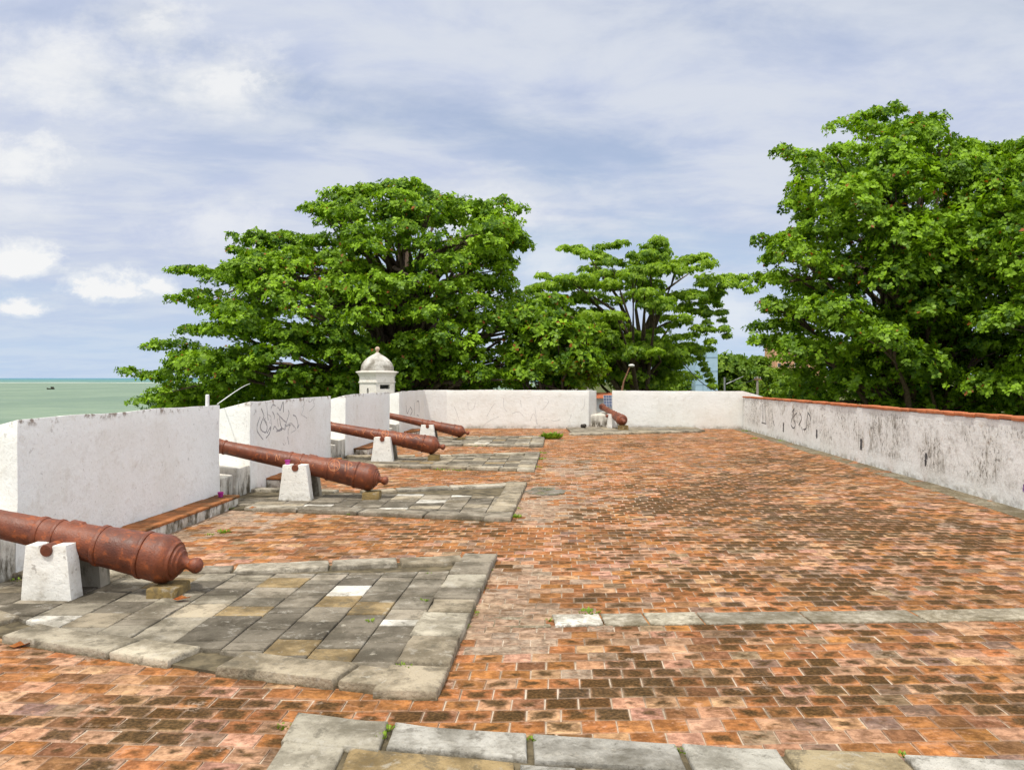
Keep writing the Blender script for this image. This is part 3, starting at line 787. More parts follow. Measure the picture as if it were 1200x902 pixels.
def cannon(base, elev, L, ls, rs, lab, heading=None, T=1.2):
    """base: centre of the base ring; ls stretches lengths, rs radii; L total length"""
    rz = math.atan2(-PERP.y, -PERP.x) if heading is None else heading
    e = empty('cannon', base, 0); e.rotation_euler = (0, elev, rz)
    tag(e, lab, 'cannon', 'rusted iron cannons on the terrace')
    def ring(s, r, w=.022, h=.014):                    # a raised moulding
        return [(s - w, r), (s - w * .9, r + h * .6), (s - w * .4, r + h), (s + w * .4, r + h), (s + w * .9, r + h * .6), (s + w, r)]
    k = ls
    p = [(-.075, .205), (-.05, .232), (0, .252), (.04, .256), (.06, .248), (.20 * k, .243)] + ring(.235 * k, .236, .024, .015) + [(.27 * k, .232), (.66 * k, .208)]
    p += ring(.71 * k, .206, .026, .012) + [(.74 * k, .196), (1.15 * k, .174)] + ring(1.19 * k, .174, .02, .010) + [(1.22 * k, .170), (1.34 * k, .165)] + ring(1.38 * k, .164, .03, .012)
    p += [(1.42 * k, .158), (L - .34, .128)] + ring(L - .32, .128, .02, .014) + [(L - .28, .130), (L - .12, .150), (L - .06, .166), (L - .02, .166), (L, .150), (L, .075), (L - .5, .072), (L - .5, 0)]
    p = [(s, r * rs) for s, r in p]
    barrel = from_bm('barrel', wear(lathe(dens(p)), .0022), RUST, e, 28)
    c = [(-.07, .21), (-.10, .20), (-.105, .172), (-.13, .165), (-.145, .135), (-.165, .125), (-.18, .085), (-.215, .058), (-.25, .055), (-.262, .066), (-.275, .070), (-.31, .083), (-.345, .078), (-.375, .05), (-.386, .02), (-.388, 0)]
    c = [(s * (.9 if ls > 1 else 1), r * rs) for s, r in c]
    from_bm('cascabel', wear(lathe(dens(c, .02)), .0018), RUST, e, 35)
    for sgn in (1, -1):
        b = bmesh.new(); seg = 24
        pr = [(.13, .075), (.16, .068), (.375, .062), (.385, .056), (.387, 0)]
        rr = []
        for yy, r in pr:
            rr.append([b.verts.new((-T + r * math.cos(a), sgn * yy, -.05 + r * math.sin(a))) for a in (i / seg * math.tau for i in range(seg))] if r else [b.verts.new((-T, sgn * yy, -.05))])
        for A, B in zip(rr, rr[1:]):
            for i in range(seg):
                b.faces.new((A[i], A[(i + 1) % seg], B[(i + 1) % seg], B[i]) if len(B) > 1 else (A[i], A[(i + 1) % seg], B[0]))
        bmesh.ops.recalc_face_normals(b, faces=b.faces)
        from_bm('trunnion', wear(b, .003), RUST, e, 35)
    # vent patch on top of the first reinforce
    b = bmesh.new(); n = 6
    g = [[b.verts.new((-(.93 + .17 * i / n) * k, (.19 * rs + (.012 if 0 < j < n else -.01)) * math.sin((j / n - .5) * .62), (.19 * rs + (.012 if 0 < j < n and 0 < i < n else -.012)) * math.cos((j / n - .5) * .62))) for j in range(n + 1)] for i in range(n + 1)]
    for i in range(n):
        for j in range(n): b.faces.new((g[i][j], g[i + 1][j], g[i + 1][j + 1], g[i][j + 1]))
    bmesh.ops.recalc_face_normals(b, faces=b.faces)
    from_bm('vent_patch', b, RUST, e, 30)
    bpy.context.view_layer.update()
    return e, barrel
def cannon_ball(px, py, Y, slope, L, ls, rs, lab, T):
    ball = P(px, py, Y); el = math.atan(slope); dist = .30 * (.9 if ls > 1 else 1)
    base = ball + PERP * dist * math.cos(el) + Vector((0, 0, dist * math.sin(el)))
    return cannon(base, el, L, ls, rs, lab, None, T), base, el
(c1, b1), B1, E1 = cannon_ball(228, 662, 8.62, .192, 2.95, 1.0, 1.0, 'nearest and largest rusty cannon, its breech and knob pointing at the stone slabs', 1.08)
(c2, b2), B2, E2 = cannon_ball(450.3, 562.7, 15.42, .197, 3.15, 1.12, 1.0, 'second rusty cannon with an orange ring scratched on its breech, purple cup beside its trunnion', 1.32)
(c3, b3), B3, E3 = cannon_ball(518.7, 523.5, 22.55, .175, 3.2, 1.12, .98, 'third rusty cannon, orange marks scratched all along its barrel', 1.33)
(c4, b4), B4, E4 = cannon_ball(547.8, 507.2, 30.35, .215, 3.1, 1.05, .87, 'fourth rusty cannon, slimmer and unmarked, before the corner of the parapet', 1.17)
m5 = P(708, 478, 38.5); r5 = P(729.5, 492.5, 35.6)
dv = (m5 - r5); L5 = dv.length + .3
c5, b5 = cannon(r5 + dv.normalized() * .05, math.asin(dv.z / dv.length), L5, 1.0, .95, 'small rusty cannon in the gap of the far wall, seen from behind', math.atan2(-dv.y, -dv.x), 1.25)
# scratched marks
def circ(cx, cy, r, n=14, a0=0): return [(cx + r * math.cos(a0 + i / n * math.tau), cy + r * math.sin(a0 + i / n * math.tau)) for i in range(n + 1)]
K = (310, 520, 160 / 1200)
strokes('scratched_marking', b2, [circ(612, 188, 50), [(640, 150), (600, 160), (590, 180), (640, 200), (630, 225), (590, 225)], [(612, 135), (612, 260)],
    [(710, 170), (708, 245)], [(735, 225), (738, 165), (765, 170), (765, 195), (740, 200)], [(95, 150), (105, 95), (120, 140), (135, 100)], [(20, 80), (25, 130)], [(300, 130), (320, 160)], [(430, 175), (420, 200)]], .012, CHALK, c2, K, .002)
K = (380, 480, 150 / 1200)
strokes('scratched_marking', b3, [[(165, 160), (140, 175), (160, 200)], [(455, 195), (435, 215), (465, 245)], circ(572, 225, 32), [(590, 205), (560, 205), (555, 220), (590, 232), (585, 248), (555, 245)], [(572, 190), (572, 260)],
    [(650, 235), (670, 225), (680, 275)], [(705, 255), (715, 220), (730, 260)], [(735, 275), (770, 225)], [(745, 250), (765, 265)], [(800, 240), (830, 265), (860, 245), (900, 270)], [(360, 190), (370, 235)], [(385, 185), (375, 210)], [(300, 190), (300, 215)], [(80, 130), (110, 150)], [(930, 320), (950, 335)]], .018, CHALK, c3, K, .002)

# pedestals and chocks, in the frame of each cannon
def pedestal(base, el, k, side, lab, zb=PZ, w=.57, wt=.43, h=.565, dvec=None, avec=None, s0=1.30, th=.2, gap=.165):
    D = PERP if dvec is None else dvec; A_ = AX if avec is None else avec
    c = Vector((base.x, base.y, 0)) + D * (s0 * k) ; c = c + A_ * (gap + th / 2) * side
    e = bmesh.new()
    def pt(u, v, z): q = c + D * u + A_ * v * side; return (q.x, q.y, z)
    # outline with a round notch for the trunnion
    zt = zb + h; outl = [(-w / 2, zb - .01), (-wt / 2, zt), (-.075, zt)] + [(.075 * -math.cos(a), zt - .07 * math.sin(a) - .0) for a in (math.pi * i / 8 for i in range(1, 8))] + [(.075, zt), (wt / 2, zt), (w / 2, zb - .01)]
    f0 = [e.verts.new(pt(u, -th / 2, z)) for u, z in outl]; f1 = [e.verts.new(pt(u, th / 2, z)) for u, z in outl]
    n = len(outl)
    # strip faces: build by columns to keep n-gons simple
    e.faces.new(f0); e.faces.new(f1[::-1])
    for i in range(n): e.faces.new((f0[i], f1[i], f1[(i + 1) % n], f0[(i + 1) % n]))
    bmesh.ops.recalc_face_normals(e, faces=e.faces)
    bmesh.ops.triangulate(e, faces=[f for f in e.faces if len(f.verts) > 4])
    roughen(e, 0, .07, .010, .006)
    o = from_bm('cannon_pedestal', e, WHITE_PED if side < 0 or 'small' in lab else SHADED_MOULD_PED, None, 45)
    return tag(o, lab, 'pedestal', 'whitewashed pedestals carrying the cannons')
ords = ['nearest', 'second', 'third', 'fourth']
for (B, E, T, nm) in ((B1, E1, 1.08, 'nearest'), (B2, E2, 1.32, 'second'), (B3, E3, 1.33, 'third'), (B4, E4, 1.17, 'fourth')):
    hz = B.z + math.tan(E) * T - PZ; k = 1.
    pedestal(B, E, k, -1, f'whitewashed tapered pedestal on the viewer\'s side of the {nm} cannon', h=hz, s0=T, w=.54 if nm == 'nearest' else .60)
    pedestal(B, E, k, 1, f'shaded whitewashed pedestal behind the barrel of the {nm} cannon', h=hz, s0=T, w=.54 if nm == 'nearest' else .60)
A5 = Vector((dv.x, dv.y, 0)).normalized(); N5 = Vector((-A5.y, A5.x, 0))
for sd, lb in ((1, 'thin white pedestal left of the small cannon in the far wall'), (-1, 'thin white pedestal right of the small cannon, half hidden by it')):
    pedestal(r5, 0, 1, sd, lb, zb=.085, w=.34, wt=.24, h=.62, dvec=A5, avec=N5, s0=1.25, th=.14, gap=.15)
CHOCK = m_stone('mossy_chock_stone')
def chock(base, el, lab, zb=PZ, dvec=None, avec=None, rs=1.):
    D = PERP if dvec is None else dvec; A_ = AX if avec is None else avec
    zt = base.z - .25 * rs * math.cos(el) - .005
    c = Vector((base.x, base.y, 0)) + D * -.03
    def pt(u, v): q = c + D * u + A_ * v; return (q.x, q.y)
    S = Slabs(); S.add([pt(.13, -.24), pt(-.17, -.2), pt(-.15, .16), pt(.14, .18)], max(zt, zb + .03), (.19, .135, .055), .02, .012, zb - .01)
    o = S.build('chock_stone'); return tag(o, lab, 'stone block', 'stones wedged under the cannon breeches')
chock(B1, E1, 'mossy ochre stone under the breech of the nearest cannon')
chock(B2, E2, 'small mossy stone under the breech of the second cannon')
chock(B3, E3, 'dark stone under the breech of the third cannon')
chock(B4, E4, 'flat stone under the breech of the fourth cannon', rs=.87)
chock(r5, .05, 'pale stone under the breech of the small cannon in the far wall', zb=.085, dvec=A5, avec=N5, rs=.82)

# small things
MAG = m_simple('magenta_plastic', (.38, .02, .24), (.5, .05, .34), 8, .4, .05, .5)
def cup(loc, s, lab):
    prof = [(0, 0), (.0, .030), (.005, .034), (.045, .038), (.052, .044), (.075, .046), (.077, .042), (.05, .036), (.012, .030), (.012, 0)]
    bm = bmesh.new(); rr = []; seg = 20
    for z, r in prof: rr.append([bm.verts.new((r * s * math.cos(a), r * s * math.sin(a), z * s)) for a in (i / seg * math.tau for i in range(seg))] if r else [bm.verts.new((0, 0, z * s))])
    for A, B in zip(rr, rr[1:]):
        for i in range(seg):
            if len(A) == 1: bm.faces.new((A[0], B[(i + 1) % seg], B[i]))
            elif len(B) == 1: bm.faces.new((A[i], A[(i + 1) % seg], B[0]))
            else: bm.faces.new((A[i], A[(i + 1) % seg], B[(i + 1) % seg], B[i]))
    bmesh.ops.recalc_face_normals(bm, faces=bm.faces)
    o = from_bm('plastic_cup', bm, MAG, None, 40); o.location = loc
    return tag(o, lab, 'cup', 'magenta plastic cups left on the fort')
hz2 = B2.z + math.tan(E2) * 1.32
pc = Vector((B2.x, B2.y, 0)) + PERP * (1.32 + .16) - AX * .27; pc.z = hz2
cup(pc, 1.1, 'magenta plastic cup standing on the pedestal of the second cannon')
q = Vector((*LW(14.6, -.2), .207)); cup(q, 1.15, 'magenta plastic cup on the end of the brick-topped step')
LEAFDRY = m_simple('dry_leaf', (.42, .12, .03), (.5, .2, .06), 9, .8, .2)
def dry_leaf(px, py, z, lab, s=.09):
    g = G(px, py, z); bm = bmesh.new()
    v = [bm.verts.new((g.x + x * s, g.y + y * s, z + zz * s)) for x, y, zz in ((-1, 0, .1), (-.2, .45, .45), (.7, .3, .2), (1.1, 0, .5), (.6, -.35, .35), (-.3, -.4, .1), (0, 0, .12))]
    for i in range(6): bm.faces.new((v[i], v[(i + 1) % 6], v[6]))
    r = bmesh.ops.solidify(bm, geom=bm.faces[:], thickness=.003)
    o = from_bm('fallen_leaf', bm, LEAFDRY); return tag(o, lab, 'leaf', 'fallen dry leaves')
dry_leaf(213, 703, PZ + .004, 'orange dry leaf on the slabs beside the chock of the nearest cannon')
dry_leaf(23, 758, .006, 'brown dry leaf on the bricks by the platform edge at the left')
dry_leaf(296, 595.5, PZ, 'brown dry leaf at the left end of the second platform', .07)

# weeds in the joints
def tuft(V, Q, C, g, r, n, hh):
    for _ in range(n):
        a = RS.uniform(0, math.tau); rr = r * math.sqrt(RS.rand()); b = np.array([g.x + rr * math.cos(a), g.y + rr * math.sin(a), g.z])
        L = hh * RS.uniform(.5, 1.1); out = np.array([math.cos(a), math.sin(a), 0]) * L * RS.uniform(.2, .9) + np.array([0, 0, L * RS.uniform(.5, 1)])
        s = np.array([-math.sin(a), math.cos(a), 0]) * L * .28
        i = len(V); V += [b, b + out * .55 + s, b + out, b + out * .55 - s]; Q.append([i, i + 1, i + 2, i + 3]); C.append([RS.rand(), 0, 0, 1])
V, Q, C = [], [], []
for px, py, z, r, n in [(23, 757, .0, .05, 30), (257, 786, .0, .06, 40), (352, 797, .0, .09, 60), (362, 785, .06, .04, 25), (380, 778, .06, .03, 14), (434, 728, .06, .05, 30), (497, 704, .06, .05, 30), (503, 672, .06, .03, 14),
                        (541, 735, .0, .10, 70), (553, 720, .0, .09, 50), (566, 690, .0, .06, 30), (575, 668, .0, .05, 30), (445, 797, .0, .04, 25), (470, 780, .06, .04, 24), (478, 782, .06, .04, 20),
                        (455, 855, .04, .05, 50), (447, 864, .04, .04, 40), (332, 852, .0, .06, 40), (624, 868, .03, .05, 40), (800, 880, .03, .05, 36), (1060, 886, .03, .04, 26), (690, 719, .0, .12, 40), (645, 727, .0, .05, 24),
                        (268, 597, .0, .12, 60), (262, 624, .0, .12, 60), (246, 627, .0, .10, 40), (410, 603, .0, .12, 50), (505, 603, .0, .1, 30), (565, 609, .0, .12, 50), (605, 606, .0, .14, 70), (609, 596, .0, .1, 40),
                        (627, 548, .0, .25, 90), (634, 538, .0, .22, 80), (636, 531, .0, .15, 60), (604, 549, .0, .16, 50), (540, 551, .0, .3, 60), (520, 551, .0, .3, 60), (575, 551, .0, .14, 40), (622, 523, .0, .2, 50), (560, 523, .0, .3, 50),
                        (676, 509, .0, .25, 60), (690, 508.5, .0, .2, 60), (874, 505, .0, .3, 60), (885, 514, .0, .25, 50), (915, 517, .0, .2, 50), (960, 470 + 60, .0, .1, 20), (22, 680, .05, .1, 40), (760, 502, .0, .3, 40)]:
    tuft(V, Q, C, G(px, py, z), r * .8, int(n * .7), .032 if r < .12 else .06)
o = from_np('weeds', np.array(V), np.array(Q), WEED, None, np.array(C))
tag(o, 'small green weeds sprouting from the joints of the paving', 'weeds', None, 'stuff')
V, Q, C = [], [], []; tuft(V, Q, C, G(646, 514, 0), .32, 320, .26)
o = from_np('grass_tuft', np.array(V), np.array(Q), WEED, None, np.array(C)); tag(o, 'bright green tuft of weeds at the right end of the fourth platform', 'weed tuft')
# dark clump on the far platform
bm = bmesh.new(); bmesh.ops.create_icosphere(bm, subdivisions=3, radius=.12)
for v in bm.verts: v.co.z *= .8; v.co += mnoise.noise_vector(v.co * 9) * .05
o = from_bm('dark_bundle', bm, m_simple('dark_cloth', (.02, .018, .015), (.06, .05, .04), 12, .95, .4), None, 60); g = G(683.5, 500.5, .09); o.location = (g.x, 37.1, .16)
tag(o, 'small dark bundle on the low platform left of the far cannon', 'bundle')

# ------------------------------------------------------------------ sentry box
SENT = m_whitewash('sentry_plaster', (.74, .70, .64), .5, 0, .5, 6.1)
DOME = m_simple('sentry_dome_plaster', (.20, .18, .15), (.58, .56, .515), 1.7, .95, .7, .1)
SC = Vector((-6.60, 40.6, 0)); e = empty('sentry_box', SC); tag(e, 'small white sentry box with weathered dome and ball finial at the parapet corner', 'sentry box')
def hexring(bm, R, z, a0=math.radians(35), sub=1):
    pts = [Vector((R * math.cos(a0 + i * math.pi / 3), R * math.sin(a0 + i * math.pi / 3), z)) for i in range(6)]
    o = []
    for i in range(6):
        for k in range(sub): o.append(bm.verts.new(pts[i].lerp(pts[(i + 1) % 6], k / sub)))
    return o
def hexstack(name, prof, mat, sub=1, smooth=25, cap=True):
    bm = bmesh.new(); rr = [hexring(bm, R, z, sub=sub) for R, z in prof]
    for A, B in zip(rr, rr[1:]):
        for i in range(len(A)): bm.faces.new((A[i], A[(i + 1) % len(A)], B[(i + 1) % len(A)], B[i]))
    if cap: bm.faces.new(rr[0][::-1]); bm.faces.new(rr[-1])
    bmesh.ops.recalc_face_normals(bm, faces=bm.faces); return from_bm(name, bm, mat, e, smooth)
# body with real slits: six panels, each framed round its opening
bm = bmesh.new(); R, zb, zt, th = .95, -2.2, 2.08, .16; a0 = math.radians(35)
for i in range(6):
    p = Vector((R * math.cos(a0 + i * math.pi / 3), R * math.sin(a0 + i * math.pi / 3), 0)); q = Vector((R * math.cos(a0 + (i + 1) * math.pi / 3), R * math.sin(a0 + (i + 1) * math.pi / 3), 0))
    L = (q - p).length; d = (q - p) / L; nin = Vector((-d.y, d.x, 0)) * th
    if nin.dot(p) > 0: nin = -nin
    face_dir = (p + q).normalized()
    wide = face_dir.x > .4 and face_dir.y < -.2
    ow, z1, z2 = (.52, 1.78, 1.98) if wide else (.10, 1.42, 1.82)
    xs = [0, L / 2 - ow / 2, L / 2 + ow / 2, L]; zs = [zb, z1, z2, zt]
    go = [[bm.verts.new(p + d * x + Vector((0, 0, z))) for z in zs] for x in xs]; gi = [[bm.verts.new(p + d * x + nin + Vector((0, 0, z))) for z in zs] for x in xs]
    for a in range(3):
        for b in range(3):
            if a == 1 and b == 1: continue
            bm.faces.new((go[a][b], go[a + 1][b], go[a + 1][b + 1], go[a][b + 1])); bm.faces.new((gi[a][b], gi[a][b + 1], gi[a + 1][b + 1], gi[a + 1][b]))
    for (a, b), (c, dd) in (((1, 1), (2, 1)), ((2, 1), (2, 2)), ((2, 2), (1, 2)), ((1, 2), (1, 1))):
        bm.faces.new((go[a][b], go[c][dd], gi[c][dd], gi[a][b]))
bmesh.ops.remove_doubles(bm, verts=bm.verts, dist=.001); bmesh.ops.recalc_face_normals(bm, faces=bm.faces)
from_bm('body', bm, SENT, e)
hexstack('cornice', [(.90, 2.06), (1.0, 2.07), (1.01, 2.13), (.955, 2.15), (.955, 2.36), (1.0, 2.42), (1.02, 2.47), (1.10, 2.55), (1.15, 2.57), (1.15, 2.62), (.9, 2.65)], SENT)
dome = [(.89, 2.63), (.885, 2.72)]
for i in range(1, 13):
    t = i / 12; dome.append((max(.07, .885 * (1 - t ** 2.3)), 2.72 + .84 * t))
hexstack('dome', dome, DOME, smooth=28)
bm = bmesh.new(); prof = [(.07, 3.50), (.075, 3.55), (.06, 3.60), (.075, 3.62)] + [(max(.001, .115 * math.sin(a)), 3.73 - .115 * math.cos(a)) for a in (math.radians(30 + 150 * i / 10) for i in range(11))]
rr = [[bm.verts.new((r * math.cos(a), r * math.sin(a), z)) for a in (i / 18 * math.tau for i in range(18))] for r, z in prof]
for A, B in zip(rr, rr[1:]):
    for i in range(18): bm.faces.new((A[i], A[(i + 1) % 18], B[(i + 1) % 18], B[i]))
from_bm('finial', bm, m_simple('pink_stone', (.42, .30, .22), (.55, .42, .32), 6), e, 40)
hexstack('corbel', [(.25, -4.0), (.55, -3.3), (.8, -2.7), (1.02, -2.35), (1.04, -2.2), (.9, -2.19)], SENT)

# ------------------------------------------------------------------ tubes, posts, cables
def tube(bm, pts, radii, seg=8):
    pts = [Vector(p) for p in pts]; prev = None
    for i, p in enumerate(pts):
        t = (pts[min(i + 1, len(pts) - 1)] - pts[max(i - 1, 0)]).normalized()
        a = t.cross(Vector((0, 0, 1)) if abs(t.z) < .9 else Vector((1, 0, 0))).normalized(); b = t.cross(a)
        r = radii[i] if hasattr(radii, '__len__') else radii
        ring = [bm.verts.new(p + (a * math.cos(q) + b * math.sin(q)) * r) for q in (k / seg * math.tau for k in range(seg))]
        if prev:
            for k in range(seg): bm.faces.new((prev[k], prev[(k + 1) % seg], ring[(k + 1) % seg], ring[k]))
        else: bm.faces.new(ring[::-1])
        prev = ring
    bm.faces.new(prev)
PVC = m_simple('white_pvc', (.66, .66, .66), (.75, .75, .74), 5, .5, .05)
bm = bmesh.new(); b0 = P(243, 473, 14.55); tube(bm, [(b0.x, b0.y, 1.70), (b0.x, b0.y, 2.0), (b0.x, b0.y, 2.012)], [.033, .033, .02], 14)
o = from_bm('pipe_stub', bm, PVC, None, 40); tag(o, 'short white pipe standing on top of the nearest merlon', 'pipe')
bm = bmesh.new(); a = P(255.0, 473.2, 15.3); b = P(293, 449.5, 46)
tube(bm, [a.lerp(b, i / 20) + Vector((0, 0, .5 * math.sin(math.pi * i / 20) * .1)) for i in range(21)], [.009 + .012 * i / 20 for i in range(21)], 8)
o = from_bm('white_cable', bm, PVC, None, 60); tag(o, 'taut white cable running from the nearest merlon into the big tree', 'cable')

# ------------------------------------------------------------------ trees
def leaf_mesh(name, centers, normals, nleaf, L, mat, parent, wid=.30, tilt=(-.35, .45), droop=0., oldp=.006, shade=None):
    n = len(centers); k = nleaf
    c = np.repeat(centers, k, 0); nr = np.repeat(normals, k, 0)
    ref = np.where(np.abs(nr[:, 2:3]) < .9, np.array([[0, 0, 1.]]), np.array([[1., 0, 0]]))
    a = np.cross(nr, ref); a /= np.linalg.norm(a, axis=1, keepdims=True); b = np.cross(nr, a)
    th = np.tile(np.arange(k) / k * math.tau, n) + np.repeat(RS.uniform(0, 6.28, n), k) + RS.normal(0, .25, n * k)
    rad = a * np.cos(th)[:, None] + b * np.sin(th)[:, None]
    t = RS.uniform(tilt[0], tilt[1], n * k)[:, None]
    d = rad * np.cos(t) + nr * np.sin(t); d[:, 2] -= droop * RS.uniform(.5, 1.2, n * k); d /= np.linalg.norm(d, axis=1, keepdims=True)
    s = np.cross(d, nr); s /= np.linalg.norm(s, axis=1, keepdims=True) + 1e-6
    up = np.cross(s, d)
    l = (L * RS.uniform(.65, 1.2, n * k))[:, None]; w = l * wid
    base = c + d * l * .08
    V = np.stack([base, c + d * l * .62 + s * w + up * l * .05, c + d * l - up * l * .10, c + d * l * .62 - s * w + up * l * .05], 1).reshape(-1, 3)
    Q = np.arange(n * k * 4).reshape(-1, 4)
    col_ = np.zeros((n * k, 4)); col_[:, 0] = np.clip(np.repeat(RS.uniform(0.1, .9, n) if shade is None else shade, k) + RS.normal(0, .16, n * k), 0, 1)
    col_[:, 1] = (RS.rand(n * k) < oldp); col_[:, 3] = 1
    return from_np(name, V, Q, mat, parent, col_)
def poly_dist(px, py, poly):
    best = 1e9
    for i in range(len(poly)):
        a, b = Vector(poly[i - 1]), Vector(poly[i]); p = Vector((px, py)); t = max(0, min(1, (p - a).dot(b - a) / max((b - a).length_squared, 1e-6)))
        best = min(best, (p - (a + (b - a) * t)).length)
    return best
def tree(name, lab, cat, poly, Yc, D, trunk, mat, npads, pad=(1.3, 2.1), flat=.45, dens=5.0, nleaf=8, L=.34, extra=(), zg=-5, trunk_r=.5, group=None, droop=0., wid=.30, oldp=.010, tips=(), rmax=110, inner=.18, tilt=(-.25, .85), front=.7, limb_n=.55, holes=(), dek=.32):
    """crown outline in picture units at distance Yc, depth D; pads of leaf rosettes fill the volume"""
    base = P(trunk[0], 443, Yc); root = empty(name, (base.x, Yc, zg)); tag(root, lab, cat, group)
    xs = [q[0] for q in poly]; ys = [q[1] for q in poly]; pads = []
    tries = 0; s = Yc / F
    while len(pads) < npads and tries < npads * 60:
        tries += 1
        x, y = RS.uniform(min(xs), max(xs)), RS.uniform(min(ys), max(ys))
        if not inpoly(x, y, poly): continue
        de = poly_dist(x, y, poly); r = RS.uniform(*pad)
        rp = r / s
        if de < rp * dek: continue
        if any(abs(x - hx_) < rx_ + rp * .8 and abs(y - hy_) < ry_ + rp * .35 for hx_, hy_, rx_, ry_ in holes): continue
        t = min(1, de / rmax); dep = D * math.sqrt(t * (2 - t))
        Y = Yc + (-dep if RS.rand() < front else dep) * RS.uniform(.35, 1.0)
        r *= min(1, max(.55, de / (rp * .9)))
        pads.append((P(x, y, Y), r))
    npd = len(pads)
    cxp = sum(xs) / len(xs)
    for x, y, rp in tips:
        Yt = Yc + RS.uniform(-.25, .25) * D
        if rp >= 20 or rp <= 5.5: pads.append((P(x, y, Yt), rp * s)); continue
        dx = cxp - x; ln = math.copysign(min(abs(dx), 75), dx); q = 0.
        for k in range(6):
            u = k / 5; pads.append((P(x + ln * u + RS.normal(0, 2), y + 16 * u * u + RS.normal(0, 3), Yt + RS.normal(0, .5)), max(.55, rp * s) * (1 + .45 * u)))
    C_, N_, S_ = [], [], []
    top = np.array([0, 0, 1.])
    for (c, r) in pads:
        n = max(26, int(dens * r * r * 3.2)); u = RS.normal(0, 1, (n * 2, 3)); u /= np.linalg.norm(u, axis=1, keepdims=True)
        u = u[u[:, 2] > -.35][:n]
        rr = RS.uniform(.72, 1.08, (len(u), 1)); rr[RS.rand(len(u)) < .09] *= RS.uniform(1.1, 1.32); wob = 1 + .28 * np.array([mnoise.noise(Vector((q[0] * 2.2 + c.x, q[1] * 2.2 + c.y, q[2] * 2.2))) for q in u])[:, None]
        p = np.array(c) + u * rr * wob * np.array([[r, r, r * flat]])
        m = int(len(u) * inner)
        if m:
            q = RS.normal(0, .38, (m, 3)) * np.array([[r, r, r * flat * 1.3]]) + np.array(c); p = np.concatenate([p, q]); u = np.concatenate([u, RS.normal(0, .4, (m, 3)) + top])
        nn = u * np.array([[1.0, 1.0, .6]]) + top * .55 + RS.normal(0, .25, u.shape); nn /= np.linalg.norm(nn, axis=1, keepdims=True)
        C_.append(p); N_.append(nn); S_.append(np.full(len(p), RS.uniform(.30, .75)) + RS.normal(0, .22, len(p)))
    C_ = np.concatenate(C_); N_ = np.concatenate(N_); S_ = np.concatenate(S_)
    o = leaf_mesh('crown', C_ - np.array([base.x, Yc, zg]), N_, nleaf, L, mat, root, wid, tilt, droop, oldp, S_)
    # trunk and limbs
    bm = bmesh.new(); topz = P(trunk[0], trunk[1], Yc).z; lean = trunk[2] if len(trunk) > 2 else 0
    spine = [Vector((lean * (1 - i / 6) + .15 * mnoise.noise(Vector((i * .9, Yc, 1))), .15 * mnoise.noise(Vector((i * .9, Yc, 5))), (topz - zg) * i / 6)) for i in range(7)]
    tube(bm, spine, [trunk_r * (1.25 if i == 0 else 1 - .09 * i) for i in range(7)], 12)
    for (c, r) in pads[:npd]:
        if RS.rand() > limb_n: continue
        c = c - Vector((base.x, Yc, zg)); k = RS.randint(2, 7) if c.z > topz - zg - 2 else RS.randint(1, 4); a = spine[min(k, 6)]
        if c.z < a.z - 1.5: a = spine[1]
        mid = a.lerp(c, .5) + Vector((RS.normal(0, .5), RS.normal(0, .5), .10 * (c - a).length)); r0 = min(trunk_r * .5, .035 * (c - a).length * .8 + .05)
        pts = [a, a.lerp(mid, .55) + Vector((0, 0, .15)), mid, mid.lerp(c, .6), c + Vector((0, 0, -.1 * r))]
        tube(bm, pts, [r0, r0 * .7, r0 * .42, r0 * .22, .012], 6)
        for _ in range(2 if r > 1. else 0):
            tip = c + Vector((RS.normal(0, r * .4), RS.normal(0, r * .4), RS.normal(0, r * .12))); tube(bm, [mid.lerp(c, .6), (mid.lerp(c, .6) + tip) / 2 + Vector((0, 0, .1)), tip], [r0 * .3, r0 * .2, .012], 5)
    from_bm('trunk', bm, BARK, root, 60)
    return root

polyA = [(140, 441), (172, 425), (195, 422), (165, 402), (188, 385), (222, 375), (196, 350), (208, 338), (236, 335), (203, 317), (232, 308), (262, 310), (264, 292), (300, 270), (330, 275), (345, 285), (372, 265),
         (352, 246), (380, 232), (402, 218), (425, 226), (450, 216), (478, 209), (500, 216), (528, 220), (548, 240), (575, 243), (600, 234), (625, 238), (606, 252), (612, 268), (626, 282), (610, 300), (624, 308), (600, 318),
         (618, 345), (640, 350), (652, 380), (660, 420), (655, 480), (420, 486), (330, 482), (300, 478), (285, 476), (250, 490), (180, 490), (152, 478), (165, 455)]
tree('almond_tree', 'huge spreading broad-leaved tree rising behind the sentry box, reaching to the sea at left', 'tree', polyA, 54, 9, (470, 330, -.3), LEAF_A, 400, (.75, 1.6), .42, 9.4, 8, .275,
     group='broad-leaved trees outside the fort', tips=[(150, 440, 12), (175, 403, 12), (208, 317, 10), (280, 282, 16), (362, 245, 13), (605, 240, 14), (614, 287, 12), (440, 222, 16), (484, 216, 12), (205, 350, 12), (300, 276, 12), (575, 246, 12), (166, 470, 14), (205, 474, 22), (240, 474, 24), (275, 474, 26), (310, 470, 26), (345, 470, 28), (390, 468, 28), (330, 478, 26), (260, 482, 24), (215, 462, 26), (245, 462, 26), (275, 462, 28), (305, 460, 28), (225, 484, 26), (195, 484, 24), (345, 482, 26), (370, 474, 28), (235, 470, 28), (262, 470, 28)], trunk_r=.7, dek=.45)
polyA2 = [(606, 350), (640, 338), (668, 352), (690, 372), (705, 400), (712, 440), (700, 462), (600, 474), (590, 400)]
